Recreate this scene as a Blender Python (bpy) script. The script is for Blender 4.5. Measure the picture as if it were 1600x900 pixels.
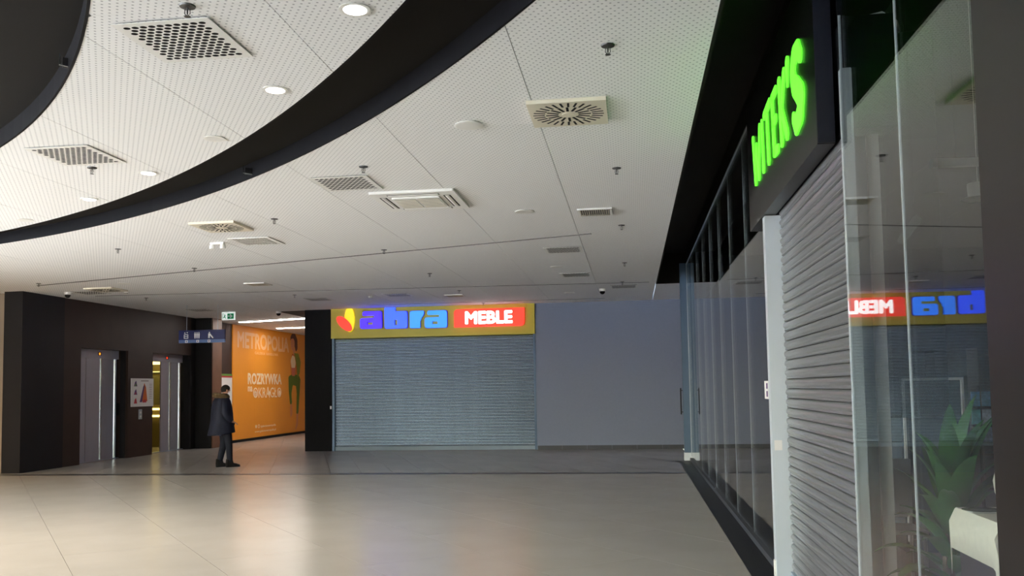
import bpy, math, random
from mathutils import Vector, Matrix
from mathutils.geometry import tessellate_polygon
random.seed(7)
PI = math.pi
for o in list(bpy.data.objects): bpy.data.objects.remove(o)
S = bpy.context.scene
COL = S.collection
H = 1.55
# ------------------------------------------------------------------ camera
cd = bpy.data.cameras.new('camera'); cam = bpy.data.objects.new('camera', cd); COL.objects.link(cam)
cd.sensor_width = 36; cd.sensor_fit = 'HORIZONTAL'
cd.lens = 1369.81 * 36 / 1600
cd.shift_y = (519.61 - 450) / 1600
cd.clip_start = .05; cd.clip_end = 500
R = Matrix.Rotation(math.radians(7.7407), 3, 'Z') @ Matrix.Rotation(PI/2 + math.radians(3.6503), 3, 'X') @ Matrix.Rotation(-math.radians(.951), 3, 'Z')
cam.matrix_world = Matrix.Translation((0, 0, H)) @ R.to_4x4()
S.camera = cam
# ------------------------------------------------------------------ world, sun, exposure
w = bpy.data.worlds.new('sky'); S.world = w; w.use_nodes = True
nt = w.node_tree; nt.nodes.clear()
sky = nt.nodes.new('ShaderNodeTexSky'); sky.sky_type = 'NISHITA'; sky.sun_disc = False
sky.sun_elevation = math.radians(42); sky.sun_rotation = math.radians(215); sky.air_density = 1.0; sky.dust_density = 2.5
bg = nt.nodes.new('ShaderNodeBackground'); bg.inputs[1].default_value = 2.0
ow = nt.nodes.new('ShaderNodeOutputWorld')
nt.links.new(sky.outputs[0], bg.inputs[0]); nt.links.new(bg.outputs[0], ow.inputs[0])
sl = bpy.data.lights.new('sun', 'SUN'); sun = bpy.data.objects.new('sun', sl); COL.objects.link(sun)
sl.energy = 40.0; sl.angle = math.radians(.6); sl.color = (1, .975, .95)
d = Vector((.42, .30, -.84)); sun.rotation_euler = d.to_track_quat('-Z', 'Y').to_euler()
sun.location = (-10, -30, 20)
vs = S.view_settings
vs.view_transform = 'Standard'; vs.look = 'None'; vs.gamma = 1; vs.use_curve_mapping = False
vs.exposure = 0.2
# ------------------------------------------------------------------ materials
def srgb(c):
    return tuple((x/255/12.92 if x/255 <= .04045 else ((x/255+.055)/1.055)**2.4) for x in c) + (1,)
MATS = {}
def mat(name, c, rough=.5, metal=0., spec=.5, noise=0., nscale=4., emit=0., ecol=None, bump=0., bscale=60., stretch=None, coat=0.):
    if name in MATS: return MATS[name]
    m = bpy.data.materials.new(name); m.use_nodes = True; t = m.node_tree
    b = t.nodes['Principled BSDF']; col = srgb(c)
    b.inputs['Base Color'].default_value = col; b.inputs['Roughness'].default_value = rough
    b.inputs['Metallic'].default_value = metal; b.inputs['Specular IOR Level'].default_value = spec
    b.inputs['Coat Weight'].default_value = coat
    if emit:
        b.inputs['Emission Color'].default_value = srgb(ecol) if ecol else col
        b.inputs['Emission Strength'].default_value = emit
    if noise or bump:
        g = t.nodes.new('ShaderNodeTexCoord'); mp = t.nodes.new('ShaderNodeMapping')
        if stretch: mp.inputs['Scale'].default_value = stretch
        t.links.new(g.outputs['Object'], mp.inputs[0])
    if noise:
        n = t.nodes.new('ShaderNodeTexNoise'); n.inputs['Scale'].default_value = nscale; n.inputs['Detail'].default_value = 6
        t.links.new(mp.outputs[0], n.inputs['Vector'])
        r = t.nodes.new('ShaderNodeMapRange'); r.inputs[1].default_value = .3; r.inputs[2].default_value = .7
        r.inputs[3].default_value = 1-noise; r.inputs[4].default_value = 1+noise
        t.links.new(n.outputs[0], r.inputs[0])
        mx = t.nodes.new('ShaderNodeVectorMath'); mx.operation = 'SCALE'; mx.inputs[0].default_value = col[:3]
        t.links.new(r.outputs[0], mx.inputs['Scale']); t.links.new(mx.outputs[0], b.inputs['Base Color'])
    if bump:
        n2 = t.nodes.new('ShaderNodeTexNoise'); n2.inputs['Scale'].default_value = bscale; n2.inputs['Detail'].default_value = 4
        t.links.new(mp.outputs[0], n2.inputs['Vector'])
        bp = t.nodes.new('ShaderNodeBump'); bp.inputs['Strength'].default_value = bump; bp.inputs['Distance'].default_value = .01
        t.links.new(n2.outputs[0], bp.inputs['Height']); t.links.new(bp.outputs[0], b.inputs['Normal'])
    MATS[name] = m; return m

def perf_mat():                                    # white perforated plasterboard: rows of small holes
    m = bpy.data.materials.new('perforated_board'); m.use_nodes = True; t = m.node_tree; b = t.nodes['Principled BSDF']
    N = t.nodes.new; L = t.links.new
    g = N('ShaderNodeNewGeometry'); sp = N('ShaderNodeSeparateXYZ'); L(g.outputs['Position'], sp.inputs[0])
    def mth(op, a, b_=None, c_=None):
        n = N('ShaderNodeMath'); n.operation = op
        for i, v in enumerate((a, b_, c_)):
            if v is None: continue
            if isinstance(v, (int, float)): n.inputs[i].default_value = v
            else: L(v, n.inputs[i])
        return n.outputs[0]
    px, py = .046, .036
    ry = mth('DIVIDE', sp.outputs[1], py)
    row = mth('FLOOR', ry)
    off = mth('MULTIPLY', mth('FLOORED_MODULO', row, 2.), .5)
    fx = mth('SUBTRACT', mth('FRACT', mth('ADD', mth('DIVIDE', sp.outputs[0], px), off)), .5)
    fy = mth('SUBTRACT', mth('FRACT', ry), .5)
    dx = mth('MULTIPLY', fx, px); dy = mth('MULTIPLY', fy, py)
    dist = mth('SQRT', mth('ADD', mth('MULTIPLY', dx, dx), mth('MULTIPLY', dy, dy)))
    mr = N('ShaderNodeMapRange'); mr.interpolation_type = 'SMOOTHSTEP'
    mr.inputs[1].default_value = .0055; mr.inputs[2].default_value = .0085; mr.inputs[3].default_value = 1; mr.inputs[4].default_value = 0
    L(dist, mr.inputs[0])
    mx = N('ShaderNodeMix'); mx.data_type = 'RGBA'
    mx.inputs[6].default_value = srgb((240, 240, 239)); mx.inputs[7].default_value = srgb((178, 179, 181))
    L(mr.outputs[0], mx.inputs[0]); L(mx.outputs[2], b.inputs['Base Color'])
    b.inputs['Roughness'].default_value = .75; b.inputs['Specular IOR Level'].default_value = .3
    MATS['perf'] = m; return m

def glass_mat(name, tint=(.96, .985, .98), f0=.045):
    m = bpy.data.materials.new(name); m.use_nodes = True; t = m.node_tree; t.nodes.clear()
    N = t.nodes.new; L = t.links.new
    g = N('ShaderNodeNewGeometry'); dp = N('ShaderNodeVectorMath'); dp.operation = 'DOT_PRODUCT'
    L(g.outputs['Normal'], dp.inputs[0]); L(g.outputs['Incoming'], dp.inputs[1])
    a = N('ShaderNodeMath'); a.operation = 'ABSOLUTE'; L(dp.outputs['Value'], a.inputs[0])
    s = N('ShaderNodeMath'); s.operation = 'SUBTRACT'; s.inputs[0].default_value = 1; L(a.outputs[0], s.inputs[1])
    p = N('ShaderNodeMath'); p.operation = 'POWER'; p.inputs[1].default_value = 5; L(s.outputs[0], p.inputs[0])
    k = N('ShaderNodeMath'); k.operation = 'MULTIPLY_ADD'; k.inputs[1].default_value = 1-f0; k.inputs[2].default_value = f0; L(p.outputs[0], k.inputs[0])
    tr = N('ShaderNodeBsdfTransparent'); tr.inputs[0].default_value = (*tint, 1)
    gl = N('ShaderNodeBsdfGlossy'); gl.inputs['Roughness'].default_value = 0.0; gl.inputs[0].default_value = (1, 1, 1, 1)
    mx = N('ShaderNodeMixShader'); L(k.outputs[0], mx.inputs[0]); L(tr.outputs[0], mx.inputs[1]); L(gl.outputs[0], mx.inputs[2])
    o = N('ShaderNodeOutputMaterial'); L(mx.outputs[0], o.inputs[0])
    MATS[name] = m; return m

perf_mat(); GL = glass_mat('shop_glass'); GL2 = glass_mat('frosted', (.55, .58, .6), .06); GLW = glass_mat('window_glass', (.95, .97, .96), .05)
def M(n): return MATS[n]
mat('floor1', (178, 171, 160), .24, noise=.05, nscale=1.3, bump=.02, bscale=90, spec=.5)
mat('floor2', (166, 162, 156), .24, noise=.05, nscale=1.3, bump=.02, bscale=90, spec=.5)
mat('grout', (105, 98, 88), .8)
mat('black', (18, 17, 17), .6, noise=.08, spec=.2)
mat('black_blue', (15, 15, 20), .6, spec=.12)
mat('soffit', (20, 18, 16), .75, spec=.15)
mat('wall_dark', (31, 30, 33), .5, noise=.06, nscale=2, spec=.25)
mat('wall_brown', (60, 45, 40), .5, noise=.08, nscale=3, spec=.25)
mat('wall_brown2', (120, 86, 66), .5, noise=.06)
mat('corr_brown', (150, 135, 118), .6)
mat('grey_wall', (124, 133, 155), .75, noise=.02, nscale=20, bump=.05, bscale=200)
mat('base_tile', (62, 66, 74), .5)
mat('white_wall', (225, 222, 215), .8)
mat('galv', (168, 182, 196), .24, metal=.85, noise=.06, nscale=5, stretch=(1, .15, 6))
mat('galv_near', (158, 161, 165), .32, metal=.7, noise=.10, nscale=6, stretch=(1, .3, 8), bump=.02, bscale=40)
mat('alu', (190, 203, 216), .35, metal=.75)
mat('alu_light', (214, 224, 232), .4, metal=.3)
mat('post_blue', (78, 100, 124), .45, metal=.3)
mat('white_plastic', (236, 235, 230), .45)
mat('ivory', (222, 214, 194), .45)
mat('vent_white', (232, 231, 226), .45)
mat('void', (8, 8, 9), .9)
mat('bar_paint', (128, 146, 160), .5)
mat('steel', (186, 188, 202), .40, metal=.3, noise=.05, nscale=8, stretch=(6, 6, .3))
mat('chrome', (225, 235, 242), .18, metal=1)
mat('brass_dark', (92, 92, 92), .4, metal=.8)
mat('strip_black', (20, 20, 23), .4, spec=.25)
mat('sign_black', (14, 13, 14), .28, spec=.4)
mat('pillar', (24, 20, 20), .35, spec=.45)
mat('sign_side', (24, 27, 38), .45)
mat('olive', (200, 186, 56), .5)
mat('green_emit', (95, 255, 50), .4, emit=1.15)
mat('blue_a', (20, 10, 150), .4, emit=2.4, ecol=(48, 20, 255))
mat('blue_b', (16, 30, 150), .4, emit=1.9, ecol=(40, 80, 255))
mat('blue_c', (16, 60, 150), .4, emit=1.6, ecol=(40, 125, 255))
mat('blue_side', (40, 20, 170), .4, emit=.5)
mat('red_emit', (200, 40, 24), .4, emit=1.0, ecol=(255, 60, 36))
mat('petal_red', (240, 50, 20), .4, emit=.7)
mat('petal_yellow', (250, 220, 10), .4, emit=.7)
mat('white_emit', (255, 250, 250), .4, emit=1.6)
mat('lamp_emit', (255, 250, 240), .4, emit=6)
mat('line_emit', (255, 246, 240), .4, emit=42)
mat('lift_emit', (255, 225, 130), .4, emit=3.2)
mat('sign_blue', (14, 28, 92), .35)
mat('sign_blue2', (96, 122, 176), .35)
mat('paint_white', (240, 240, 240), .5)
mat('exit_white', (240, 250, 245), .4, emit=.45)
mat('exit_green', (0, 120, 75), .4, emit=.35)
mat('orange', (244, 160, 48), .55, noise=.04, nscale=.5)
mat('print_pale', (247, 194, 140), .55)
mat('print_white', (250, 226, 190), .55)
mat('print_hair', (96, 44, 26), .6); mat('print_skin', (226, 150, 104), .6); mat('print_green', (128, 134, 26), .6)
mat('print_green2', (92, 116, 22), .6); mat('print_orange2', (214, 104, 22), .6)
mat('print_red', (196, 44, 62), .5); mat('print_lime', (96, 140, 60), .5); mat('print_grey', (170, 160, 160), .6); mat('print_purple', (92, 60, 120), .6)
mat('led_orange', (255, 150, 40), .4, emit=2); mat('led_red', (255, 60, 30), .4, emit=2)
mat('lift_wall', (112, 102, 66), .35, metal=.3)
mat('jacket', (10, 17, 40), .75, noise=.15, nscale=14, bump=.4, bscale=22)
mat('jeans', (22, 26, 40), .85, noise=.1, nscale=20); mat('boots', (16, 15, 16), .6)
mat('fur', (96, 76, 48), .95, noise=.35, nscale=60, bump=1, bscale=70)
mat('skin', (202, 150, 124), .6); mat('hair', (24, 18, 16), .8, noise=.2, nscale=60)
mat('leaf', (40, 92, 34), .4, noise=.25, nscale=9); mat('trunk', (92, 74, 56), .85, noise=.2, nscale=20)
mat('pot', (60, 56, 54), .6); mat('cloth', (226, 220, 204), .9, noise=.04, nscale=30, bump=.2, bscale=300)
mat('ceramic', (226, 220, 206), .35, noise=.05, nscale=12); mat('dark_wood', (38, 30, 28), .5, noise=.15, nscale=8)
mat('shop_dark', (48, 47, 50), .8); mat('shop_floor', (66, 62, 60), .5); mat('fridge', (70, 84, 100), .3); mat('chair_white', (200, 202, 206), .5)
mat('panel_grey', (178, 190, 198), .6); mat('pave', (205, 207, 212), .9, noise=.08, nscale=.3)
for i, c in enumerate([(225, 232, 190), (190, 185, 225), (130, 215, 215), (220, 225, 240), (130, 190, 240), (150, 200, 240)]): mat('card%d' % i, c, .3, noise=.3, nscale=30)

# ------------------------------------------------------------------ mesh helpers
class B:
    def __init__(s): s.v = []; s.f = []
    def add(s, vs, fs):
        n = len(s.v); s.v += [tuple(x) for x in vs]; s.f += [tuple(i+n for i in f) for f in fs]; return s
    def box(s, x0, x1, y0, y1, z0, z1):
        return s.add([(x0,y0,z0),(x1,y0,z0),(x1,y1,z0),(x0,y1,z0),(x0,y0,z1),(x1,y0,z1),(x1,y1,z1),(x0,y1,z1)],
                     [(0,3,2,1),(4,5,6,7),(0,1,5,4),(1,2,6,5),(2,3,7,6),(3,0,4,7)])
    def bbox(s, x0, x1, y0, y1, z0, z1, b=.005):       # box with chamfered edges along its longest look (8-gon in xz, inset ends)
        xs = [(x0+b,z0),(x1-b,z0),(x1,z0+b),(x1,z1-b),(x1-b,z1),(x0+b,z1),(x0,z1-b),(x0,z0+b)]
        return s.prism([(x,z) for x,z in xs], y0, y1, lambda u,v,h:(u,h,v))
    def prism(s, poly, h0, h1, fn, holes=()):
        loops = [list(poly)] + [list(h) for h in holes]
        tri = tessellate_polygon([[Vector((p[0],p[1],0)) for p in l] for l in loops])
        flat = [p for l in loops for p in l]; n = len(flat)
        vs = [fn(p[0],p[1],h0) for p in flat] + [fn(p[0],p[1],h1) for p in flat]
        fs = [tuple(t) for t in tri] + [tuple(i+n for i in reversed(t)) for t in tri]
        o = 0
        for l in loops:
            k = len(l)
            for i in range(k): a, b = o+i, o+(i+1) % k; fs.append((a,b,b+n,a+n))
            o += k
        return s.add(vs, fs)
    def tube(s, pts, r, seg=10, cap=True):
        pts = [Vector(p) for p in pts]; rs = r if isinstance(r, (list,tuple)) else [r]*len(pts); vs=[]; fs=[]
        for i,p in enumerate(pts):
            a = pts[max(0,i-1)]; b = pts[min(len(pts)-1,i+1)]; t = (b-a).normalized()
            u = t.cross(Vector((0,0,1)) if abs(t.z)<.9 else Vector((1,0,0))).normalized(); v = t.cross(u)
            for k in range(seg):
                an = 2*PI*k/seg; vs.append(p + (u*math.cos(an)+v*math.sin(an))*rs[i])
        for i in range(len(pts)-1):
            for k in range(seg): fs.append((i*seg+k,i*seg+(k+1)%seg,(i+1)*seg+(k+1)%seg,(i+1)*seg+k))
        if cap: fs += [tuple(reversed(range(seg))), tuple(range((len(pts)-1)*seg,len(pts)*seg))]
        return s.add(vs, fs)
    def lathe(s, prof, c=(0,0,0), seg=20, sx=1., sy=1.):
        vs=[]; fs=[]
        for r,z in prof:
            for k in range(seg):
                an=2*PI*k/seg; vs.append((c[0]+r*math.cos(an)*sx,c[1]+r*math.sin(an)*sy,c[2]+z))
        for i in range(len(prof)-1):
            for k in range(seg): fs.append((i*seg+k,i*seg+(k+1)%seg,(i+1)*seg+(k+1)%seg,(i+1)*seg+k))
        fs += [tuple(reversed(range(seg))), tuple(range((len(prof)-1)*seg,len(prof)*seg))]
        return s.add(vs, fs)
    def ell(s, c, r, seg=16, rings=10):
        vs=[];fs=[]
        for i in range(rings+1):
            th=PI*i/rings
            for k in range(seg):
                an=2*PI*k/seg; vs.append((c[0]+r[0]*math.sin(th)*math.cos(an),c[1]+r[1]*math.sin(th)*math.sin(an),c[2]+r[2]*math.cos(th)))
        for i in range(rings):
            for k in range(seg): fs.append((i*seg+k,(i+1)*seg+k,(i+1)*seg+(k+1)%seg,i*seg+(k+1)%seg))
        return s.add(vs,fs)
    def build(s, name, m, parent=None, smooth=False, loc=None, local=False):
        """vertices are world unless local; with a parent they are made relative to it"""
        off = Vector((0,0,0))
        if not local:
            if parent: off = wloc(parent)
            if loc: off = Vector(loc)
        me = bpy.data.meshes.new(name); me.from_pydata([tuple(Vector(v)-off) for v in s.v], [], s.f); me.update()
        import bmesh
        bm = bmesh.new(); bm.from_mesh(me); bmesh.ops.recalc_face_normals(bm, faces=bm.faces)
        if smooth:
            for f in bm.faces: f.smooth = True
            for e in bm.edges:
                if len(e.link_faces)==2 and e.calc_face_angle(0) > .7: e.smooth = False
        bm.to_mesh(me); bm.free()
        if m: me.materials.append(M(m) if isinstance(m,str) else m)
        o = bpy.data.objects.new(name, me); COL.objects.link(o)
        if loc and not local: o.location = loc
        if parent:
            o.parent = parent
        return o
def wloc(o):
    v = Vector(o.location)
    while o.parent: o = o.parent; v += Vector(o.location)
    return v
def tag(o, label=None, cat=None, group=None, kind=None):
    if label: o['label'] = label
    if cat: o['category'] = cat
    if group: o['group'] = group
    if kind: o['kind'] = kind
    return o
def thing(name, label, cat, loc=(0,0,0), rz=0, group=None, kind=None):
    o = bpy.data.objects.new(name, None); COL.objects.link(o); o.location = loc; o.rotation_euler = (0,0,rz); o.empty_display_size = .1
    return tag(o, label, cat, group, kind)
def struct(name, b, m, label=None, parent=None):
    o = b.build(name, m, parent)
    if not parent: o['kind'] = 'structure'
    if label: o['label'] = label
    return o
def copy_tree(o, parent=None):
    c = o.copy(); COL.objects.link(c); c.parent = parent
    for ch in list(o.children): copy_tree(ch, c)
    return c
def copy_tree_vis(o):
    c = o.copy(); COL.objects.link(c)
    for ch in o.children:
        if ch.type == 'MESH': k = ch.copy(); COL.objects.link(k); k.parent = c
    return c
def arc(cx, cz, r, a0, a1, n=6):
    return [(cx+r*math.cos(math.radians(a0+(a1-a0)*i/n)), cz+r*math.sin(math.radians(a0+(a1-a0)*i/n))) for i in range(n+1)]
def rrect(x0, x1, z0, z1, r=(0,0,0,0)):                 # radii: bl, br, tr, tl
    p = []
    for (cx, cz, a, rr) in ((x0+r[0],z0+r[0],180,r[0]),(x1-r[1],z0+r[1],270,r[1]),(x1-r[2],z1-r[2],0,r[2]),(x0+r[3],z1-r[3],90,r[3])):
        p += arc(cx,cz,rr,a,a+90) if rr else [(cx,cz)]
    return p
def roundpoly(pts, r, n=4):
    out = []; k = len(pts); rs = r if isinstance(r,(list,tuple)) else [r]*k
    for i in range(k):
        p = Vector(pts[i]); a = Vector(pts[i-1]); b = Vector(pts[(i+1)%k]); da=(a-p); db=(b-p)
        q = min(rs[i], da.length*.49, db.length*.49)
        if q < 1e-4: out.append(tuple(p)); continue
        p0 = p+da.normalized()*q; p1 = p+db.normalized()*q
        for j in range(n+1):
            t=j/n; out.append(tuple(p0*(1-t)**2+p*2*t*(1-t)+p1*t*t))
    return out
def text_mesh(s, size, extr, bold=0., spacing=1.):
    c = bpy.data.curves.new('lettering', 'FONT'); c.body = s; c.size = size; c.extrude = extr; c.offset = bold; c.space_character = spacing
    c.align_x = 'LEFT'; c.resolution_u = 3
    o = bpy.data.objects.new('lettering', c); COL.objects.link(o)
    dg = bpy.context.evaluated_depsgraph_get(); me = bpy.data.meshes.new_from_object(o.evaluated_get(dg))
    bpy.data.objects.remove(o); bpy.data.curves.remove(c); return me
def text(name, s, fn, m, parent, w=None, h=None, extr=.003, bold=0., spacing=1., label=None):
    """lettering fitted to a w x h rectangle; fn maps (u, v, depth) to world"""
    me = text_mesh(s, 1., 1., 0., spacing)
    xs = [v.co.x for v in me.vertices]; ys = [v.co.y for v in me.vertices]
    x0,x1,y0,y1 = min(xs),max(xs),min(ys),max(ys)
    sx = w/(x1-x0) if w else h/(y1-y0); sy = h/(y1-y0) if h else sx
    if not w: sx = sy
    b = B(); bo = bold*min(sx,sy)
    fs_ = [tuple(p.vertices) for p in me.polygons]
    for k,(ou,ov) in enumerate(((0,0),(bo,0),(-bo,0),(0,bo),(0,-bo),(bo*.7,bo*.7),(-bo*.7,-bo*.7),(bo*.7,-bo*.7),(-bo*.7,bo*.7)) if bold else ((0,0),)):
        b.add([fn((v.co.x-x0)*sx+ou,(v.co.y-y0)*sy+ov,extr*(v.co.z+1)*.5+k*2e-5) for v in me.vertices], fs_)
    bpy.data.meshes.remove(me)
    o = b.build(name, m, parent)
    if label: o['label'] = label
    return o

# ================================================================== layout constants
C = 3.7055; YW = 22.14; XS = 1.19; XL = -12.35; XE = .548; YR = 18.65
XB, YB = -20., -4.; XW, YC = -13.5, 10.                       # far-left and rear limits of the hall
far = (-14.89, -5.26, 17.524); near = (-15.51, -5.68, 17.65); inn = (-11.81, -2.11, 10.99)
def ytop(c, x):
    q = c[2]**2-(x-c[0])**2
    return c[1]+math.sqrt(q) if q > 0 else None

# ------------------------------------------------------------------ floor
def clip(poly, x0, x1, y0, y1):
    def cut(p, inside, inter):
        out = []
        for i in range(len(p)):
            a, b = p[i-1], p[i]
            if inside(b):
                if not inside(a): out.append(inter(a,b))
                out.append(b)
            elif inside(a): out.append(inter(a,b))
        return out
    def ix(x): return lambda a,b: (x, a[1]+(b[1]-a[1])*(x-a[0])/(b[0]-a[0]))
    def iy(y): return lambda a,b: (a[0]+(b[0]-a[0])*(y-a[1])/(b[1]-a[1]), y)
    for ins, it in ((lambda p:p[0]>=x0, ix(x0)),(lambda p:p[0]<=x1, ix(x1)),(lambda p:p[1]>=y0, iy(y0)),(lambda p:p[1]<=y1, iy(y1))):
        poly = cut(poly, ins, it)
        if len(poly) < 3: return None
    return poly
def area(p): return abs(sum(p[i-1][0]*p[i][1]-p[i][0]*p[i-1][1] for i in range(len(p))))/2
def tiles(parent, rect, org, dirv, wid, ln, m, gap=.0035):
    dx, dy = dirv; l = math.hypot(dx,dy); dx/=l; dy/=l; nx, ny = -dy, dx
    x0,x1,y0,y1 = rect; cs = [(x,y) for x in (x0,x1) for y in (y0,y1)]
    us = [(x-org[0])*dx+(y-org[1])*dy for x,y in cs]; vs_ = [(x-org[0])*nx+(y-org[1])*ny for x,y in cs]
    for i in range(math.floor(min(vs_)/wid), math.ceil(max(vs_)/wid)):
        for j in range(math.floor(min(us)/ln)-1, math.ceil(max(us)/ln)):
            of = (i % 2)*.5*ln; g = gap/2
            q = [(j*ln+of+g, i*wid+g),((j+1)*ln+of-g, i*wid+g),((j+1)*ln+of-g,(i+1)*wid-g),(j*ln+of+g,(i+1)*wid-g)]
            p = clip([(org[0]+u*dx+v*nx, org[1]+u*dy+v*ny) for u,v in q], *rect)
            if not p or area(p) < .004: continue
            b = B(); b.prism(p, -.012, 0, lambda u,v,h:(u,v,h))
            c = (sum(a[0] for a in p)/len(p), sum(a[1] for a in p)/len(p))
            o = b.build('floor_tile', m, None, loc=(c[0],c[1],0)); o.parent = parent
fl = struct('floor', B().box(XW-.2,.92,YB,16.0,-.2,-.012).box(XB,XW-.2,YC-.2,16.6,-.2,-.012), 'grout', 'beige stone floor of the hall laid in diagonal rows of large tiles')
struct('floor_slab', B().box(XW,.92,YB,5.0,-.012,0), 'floor1', parent=fl)
struct('floor_slab', B().box(XB,-12.9,YC,16.6,-.012,0), 'floor1', parent=fl)
struct('floor_slab', B().box(XW,-12.9,5.0,YC,-.012,0), 'floor1', parent=fl)
tiles(fl, (-12.9,.92,5.0,15.985), (-4.82,7.09), (-.631,.776), 1.12, 2.24, 'floor1')
fl2 = struct('floor', B().box(-12.9,XS,16.0,YW+.3,-.2,-.012), 'grout', 'grey beige tiled floor strip between the black joint and the shops')
tiles(fl2, (-12.9,XS,16.04,YW+.1), (-7.45,15.91), (-.36,.933), .57, 1.71, 'floor2')
fl3 = struct('floor', B().box(-12.9,-8.4,YW+.3,34,-.2,-.012), 'grout', 'tiled floor of the passage beside the orange wall')
tiles(fl3, (-12.9,-8.4,YW+.1,33.5), (-7.45,15.91), (-.36,.933), .57, 1.71, 'floor2')
struct('trim_1', B().box(-12.9,.92,15.93,16.14,-.02,.001), 'strip_black', 'black expansion joint strip crossing the whole floor')
s2 = struct('trim_2', B().box(.92,XS+.02,0,18.6,-.05,.0005), 'strip_black', 'black stone border strip along the foot of the glass shop front')
struct('border_return', B().box(.74,.92,18.35,18.6,-.012,.0012), 'strip_black', parent=s2)
tag(B().add([(-8.1,18.55,.0007),(-7.6,18.72,.0007),(-7.25,18.75,.0007),(-7.62,18.68,.0007),(-8.05,18.5,.0007)],[(0,1,2,3,4)]).build('scuff_mark','strip_black'),
    'dark scuff mark on the floor in front of the black pillar','stain')

# ------------------------------------------------------------------ ceiling
ce = struct('ceiling', B().box(XW-.1,XE,YB,34.5,C+.15,C+.35).box(XB,XW-.1,YC,34.5,C+.15,C+.35), 'soffit', 'white perforated board ceiling with black curved channel let into it')
JX = [XE] + [-.697-1.254*i for i in range(16)]; JX = [x for x in JX if x > XB] + [XB]
def panel(x0, x1, lo, hi):
    """lo, hi: functions of x"""
    if x0 < XW-.7 and hi((x0+x1)/2) < YC+1: return
    g = .003; xs = [x0+g+(x1-x0-2*g)*i/24 for i in range(25)]
    if not any(abs(lo(x)-lo(xs[0]))+abs(hi(x)-hi(xs[0])) > 1e-6 for x in xs): xs = [xs[0], xs[-1]]
    L_ = [(x, lo(x)) for x in xs]; U_ = [(x, hi(x)) for x in xs]
    pts = [(a,b) for a,b in zip(L_,U_) if b[1]-a[1] > .01]
    if len(pts) < 2: return
    if pts[-1][0][0]-pts[0][0][0] < .05: return
    poly = [p[0] for p in pts] + [p[1] for p in reversed(pts)]
    if area(poly) < .01: return
    b = B(); b.prism(poly, C, C+.02, lambda u,v,h:(u,v,h))
    cx = sum(p[0] for p in poly)/len(poly); cy = sum(p[1] for p in poly)/len(poly)
    o = b.build('ceiling_panel', 'perf', None, loc=(cx,cy,C)); o.parent = ce
def yf(x): return ytop(far,x)
def yn(x): return ytop(near,x)
def yi(x): v = ytop(inn,x); return v if v is not None else YB
Yj = [-5.5+2.5*i for i in range(17)]
for a, b_ in zip(JX[1:], JX[:-1]):
    for y0, y1 in zip(Yj[:-1], Yj[1:]):
        y1 = min(y1, 34.4); g = .0012
        panel(a, b_, lambda x: max(yf(x), y0+g), lambda x: y1-g)
        panel(a, b_, lambda x: max(yi(x), y0+g), lambda x: min(yn(x), y1-g))
panel(XE, 1.7, lambda x: YR+.02, lambda x: 20.5); panel(XE, 1.7, lambda x: 20.5, lambda x: 22.2)
def fascia(c, x0, x1, n=72):                            # black vertical edge of a curved ceiling cut
    b = B(); a0 = math.acos(max(-1,min(1,(x1-c[0])/c[2]))); a1 = math.acos(max(-1,min(1,(x0-c[0])/c[2])))
    vs_ = []
    for i in range(n+1):
        a = a0+(a1-a0)*i/n
        for r in (c[2]-.005, c[2]+.012):
            for z in (C-.002, C+.15): vs_.append((c[0]+r*math.cos(a), c[1]+r*math.sin(a), z))
    fs = []
    for i in range(n):
        k=i*4; q=k+4
        fs += [(k,k+1,q+1,q),(k+2,q+2,q+3,k+3),(k,q,q+2,k+2),(k+1,k+3,q+3,q+1)]
    return b.add(vs_, fs)
struct('trim_3', fascia(far, XW, .5), 'black_blue', 'black vertical edge of the wide curved ceiling channel')
struct('trim_4', fascia(inn, XW, -.83), 'black_blue', 'black vertical edge of the curved opening at the top left')
struct('trim_5', fascia((near[0],near[1],near[2]-.012), XW, .5), 'black_blue', 'black inner edge of the curved ceiling channel')
def bracket(x, y, rz, label):
    t = thing('bracket', label, 'bracket', (x,y,C+.02), rz, 'curved channel brackets')
    B().box(-.05,.05,-.035,-.028,0,.07).build('plate','brass_dark',t,local=True)
    B().tube([(-.07,-.05,.085),(-.07,-.05,.01),(.02,-.05,.004)],.005,6).build('hook','chrome',t,local=True)
bracket(-3.76,8.25,math.radians(40),'small metal bracket on the dark wide curved ceiling channel')
bracket(-3.68,5.30,math.radians(42),'small metal bracket on the black curve at top left')
# black recess over the right-hand shop front
struct('trim_6', B().box(XE,XE+.02,YB,YR,C-.002,4.35).box(XE,1.7,YR,YR+.02,C-.002,4.35).box(XE,1.7,YB,YR,4.35,4.4), 'soffit', 'black recess in the ceiling along the shop front')
# aluminium slots in the ceiling
def slot(name, p, q, label, w_=.02):
    a, b_ = Vector(p), Vector(q); dv = (b_-a).normalized(); n = Vector((-dv.y,dv.x))*w_
    poly = [tuple(a-n),tuple(b_-n),tuple(b_+n),tuple(a+n)]
    o = B().prism(poly, C-.006, C+.01, lambda u,v,h:(u,v,h)).build(name,'brass_dark'); o['kind']='structure'; o['label']=label
slot('trim_7', (-11.45,15.6), (-.52,12.25), 'slanting dark slot line across the white ceiling')
slot('trim_8', (-11.5,17.55), (.4,18.3), 'thin straight slot line in the ceiling nearer the yellow sign', .013)
slot('trim_9', (-6.6,21.3), (-.6,21.35), 'thin slot line in the ceiling just before the yellow sign', .013)
struct('trim_10', B().prism([(-9.3,22.3),(-8.5,22.2),(-8.5,24.3),(-9.3,24.3)],C-.012,C-.001,lambda u,v,h:(u,v,h)),'black','black ceiling patch beside the black pillar')

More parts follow.
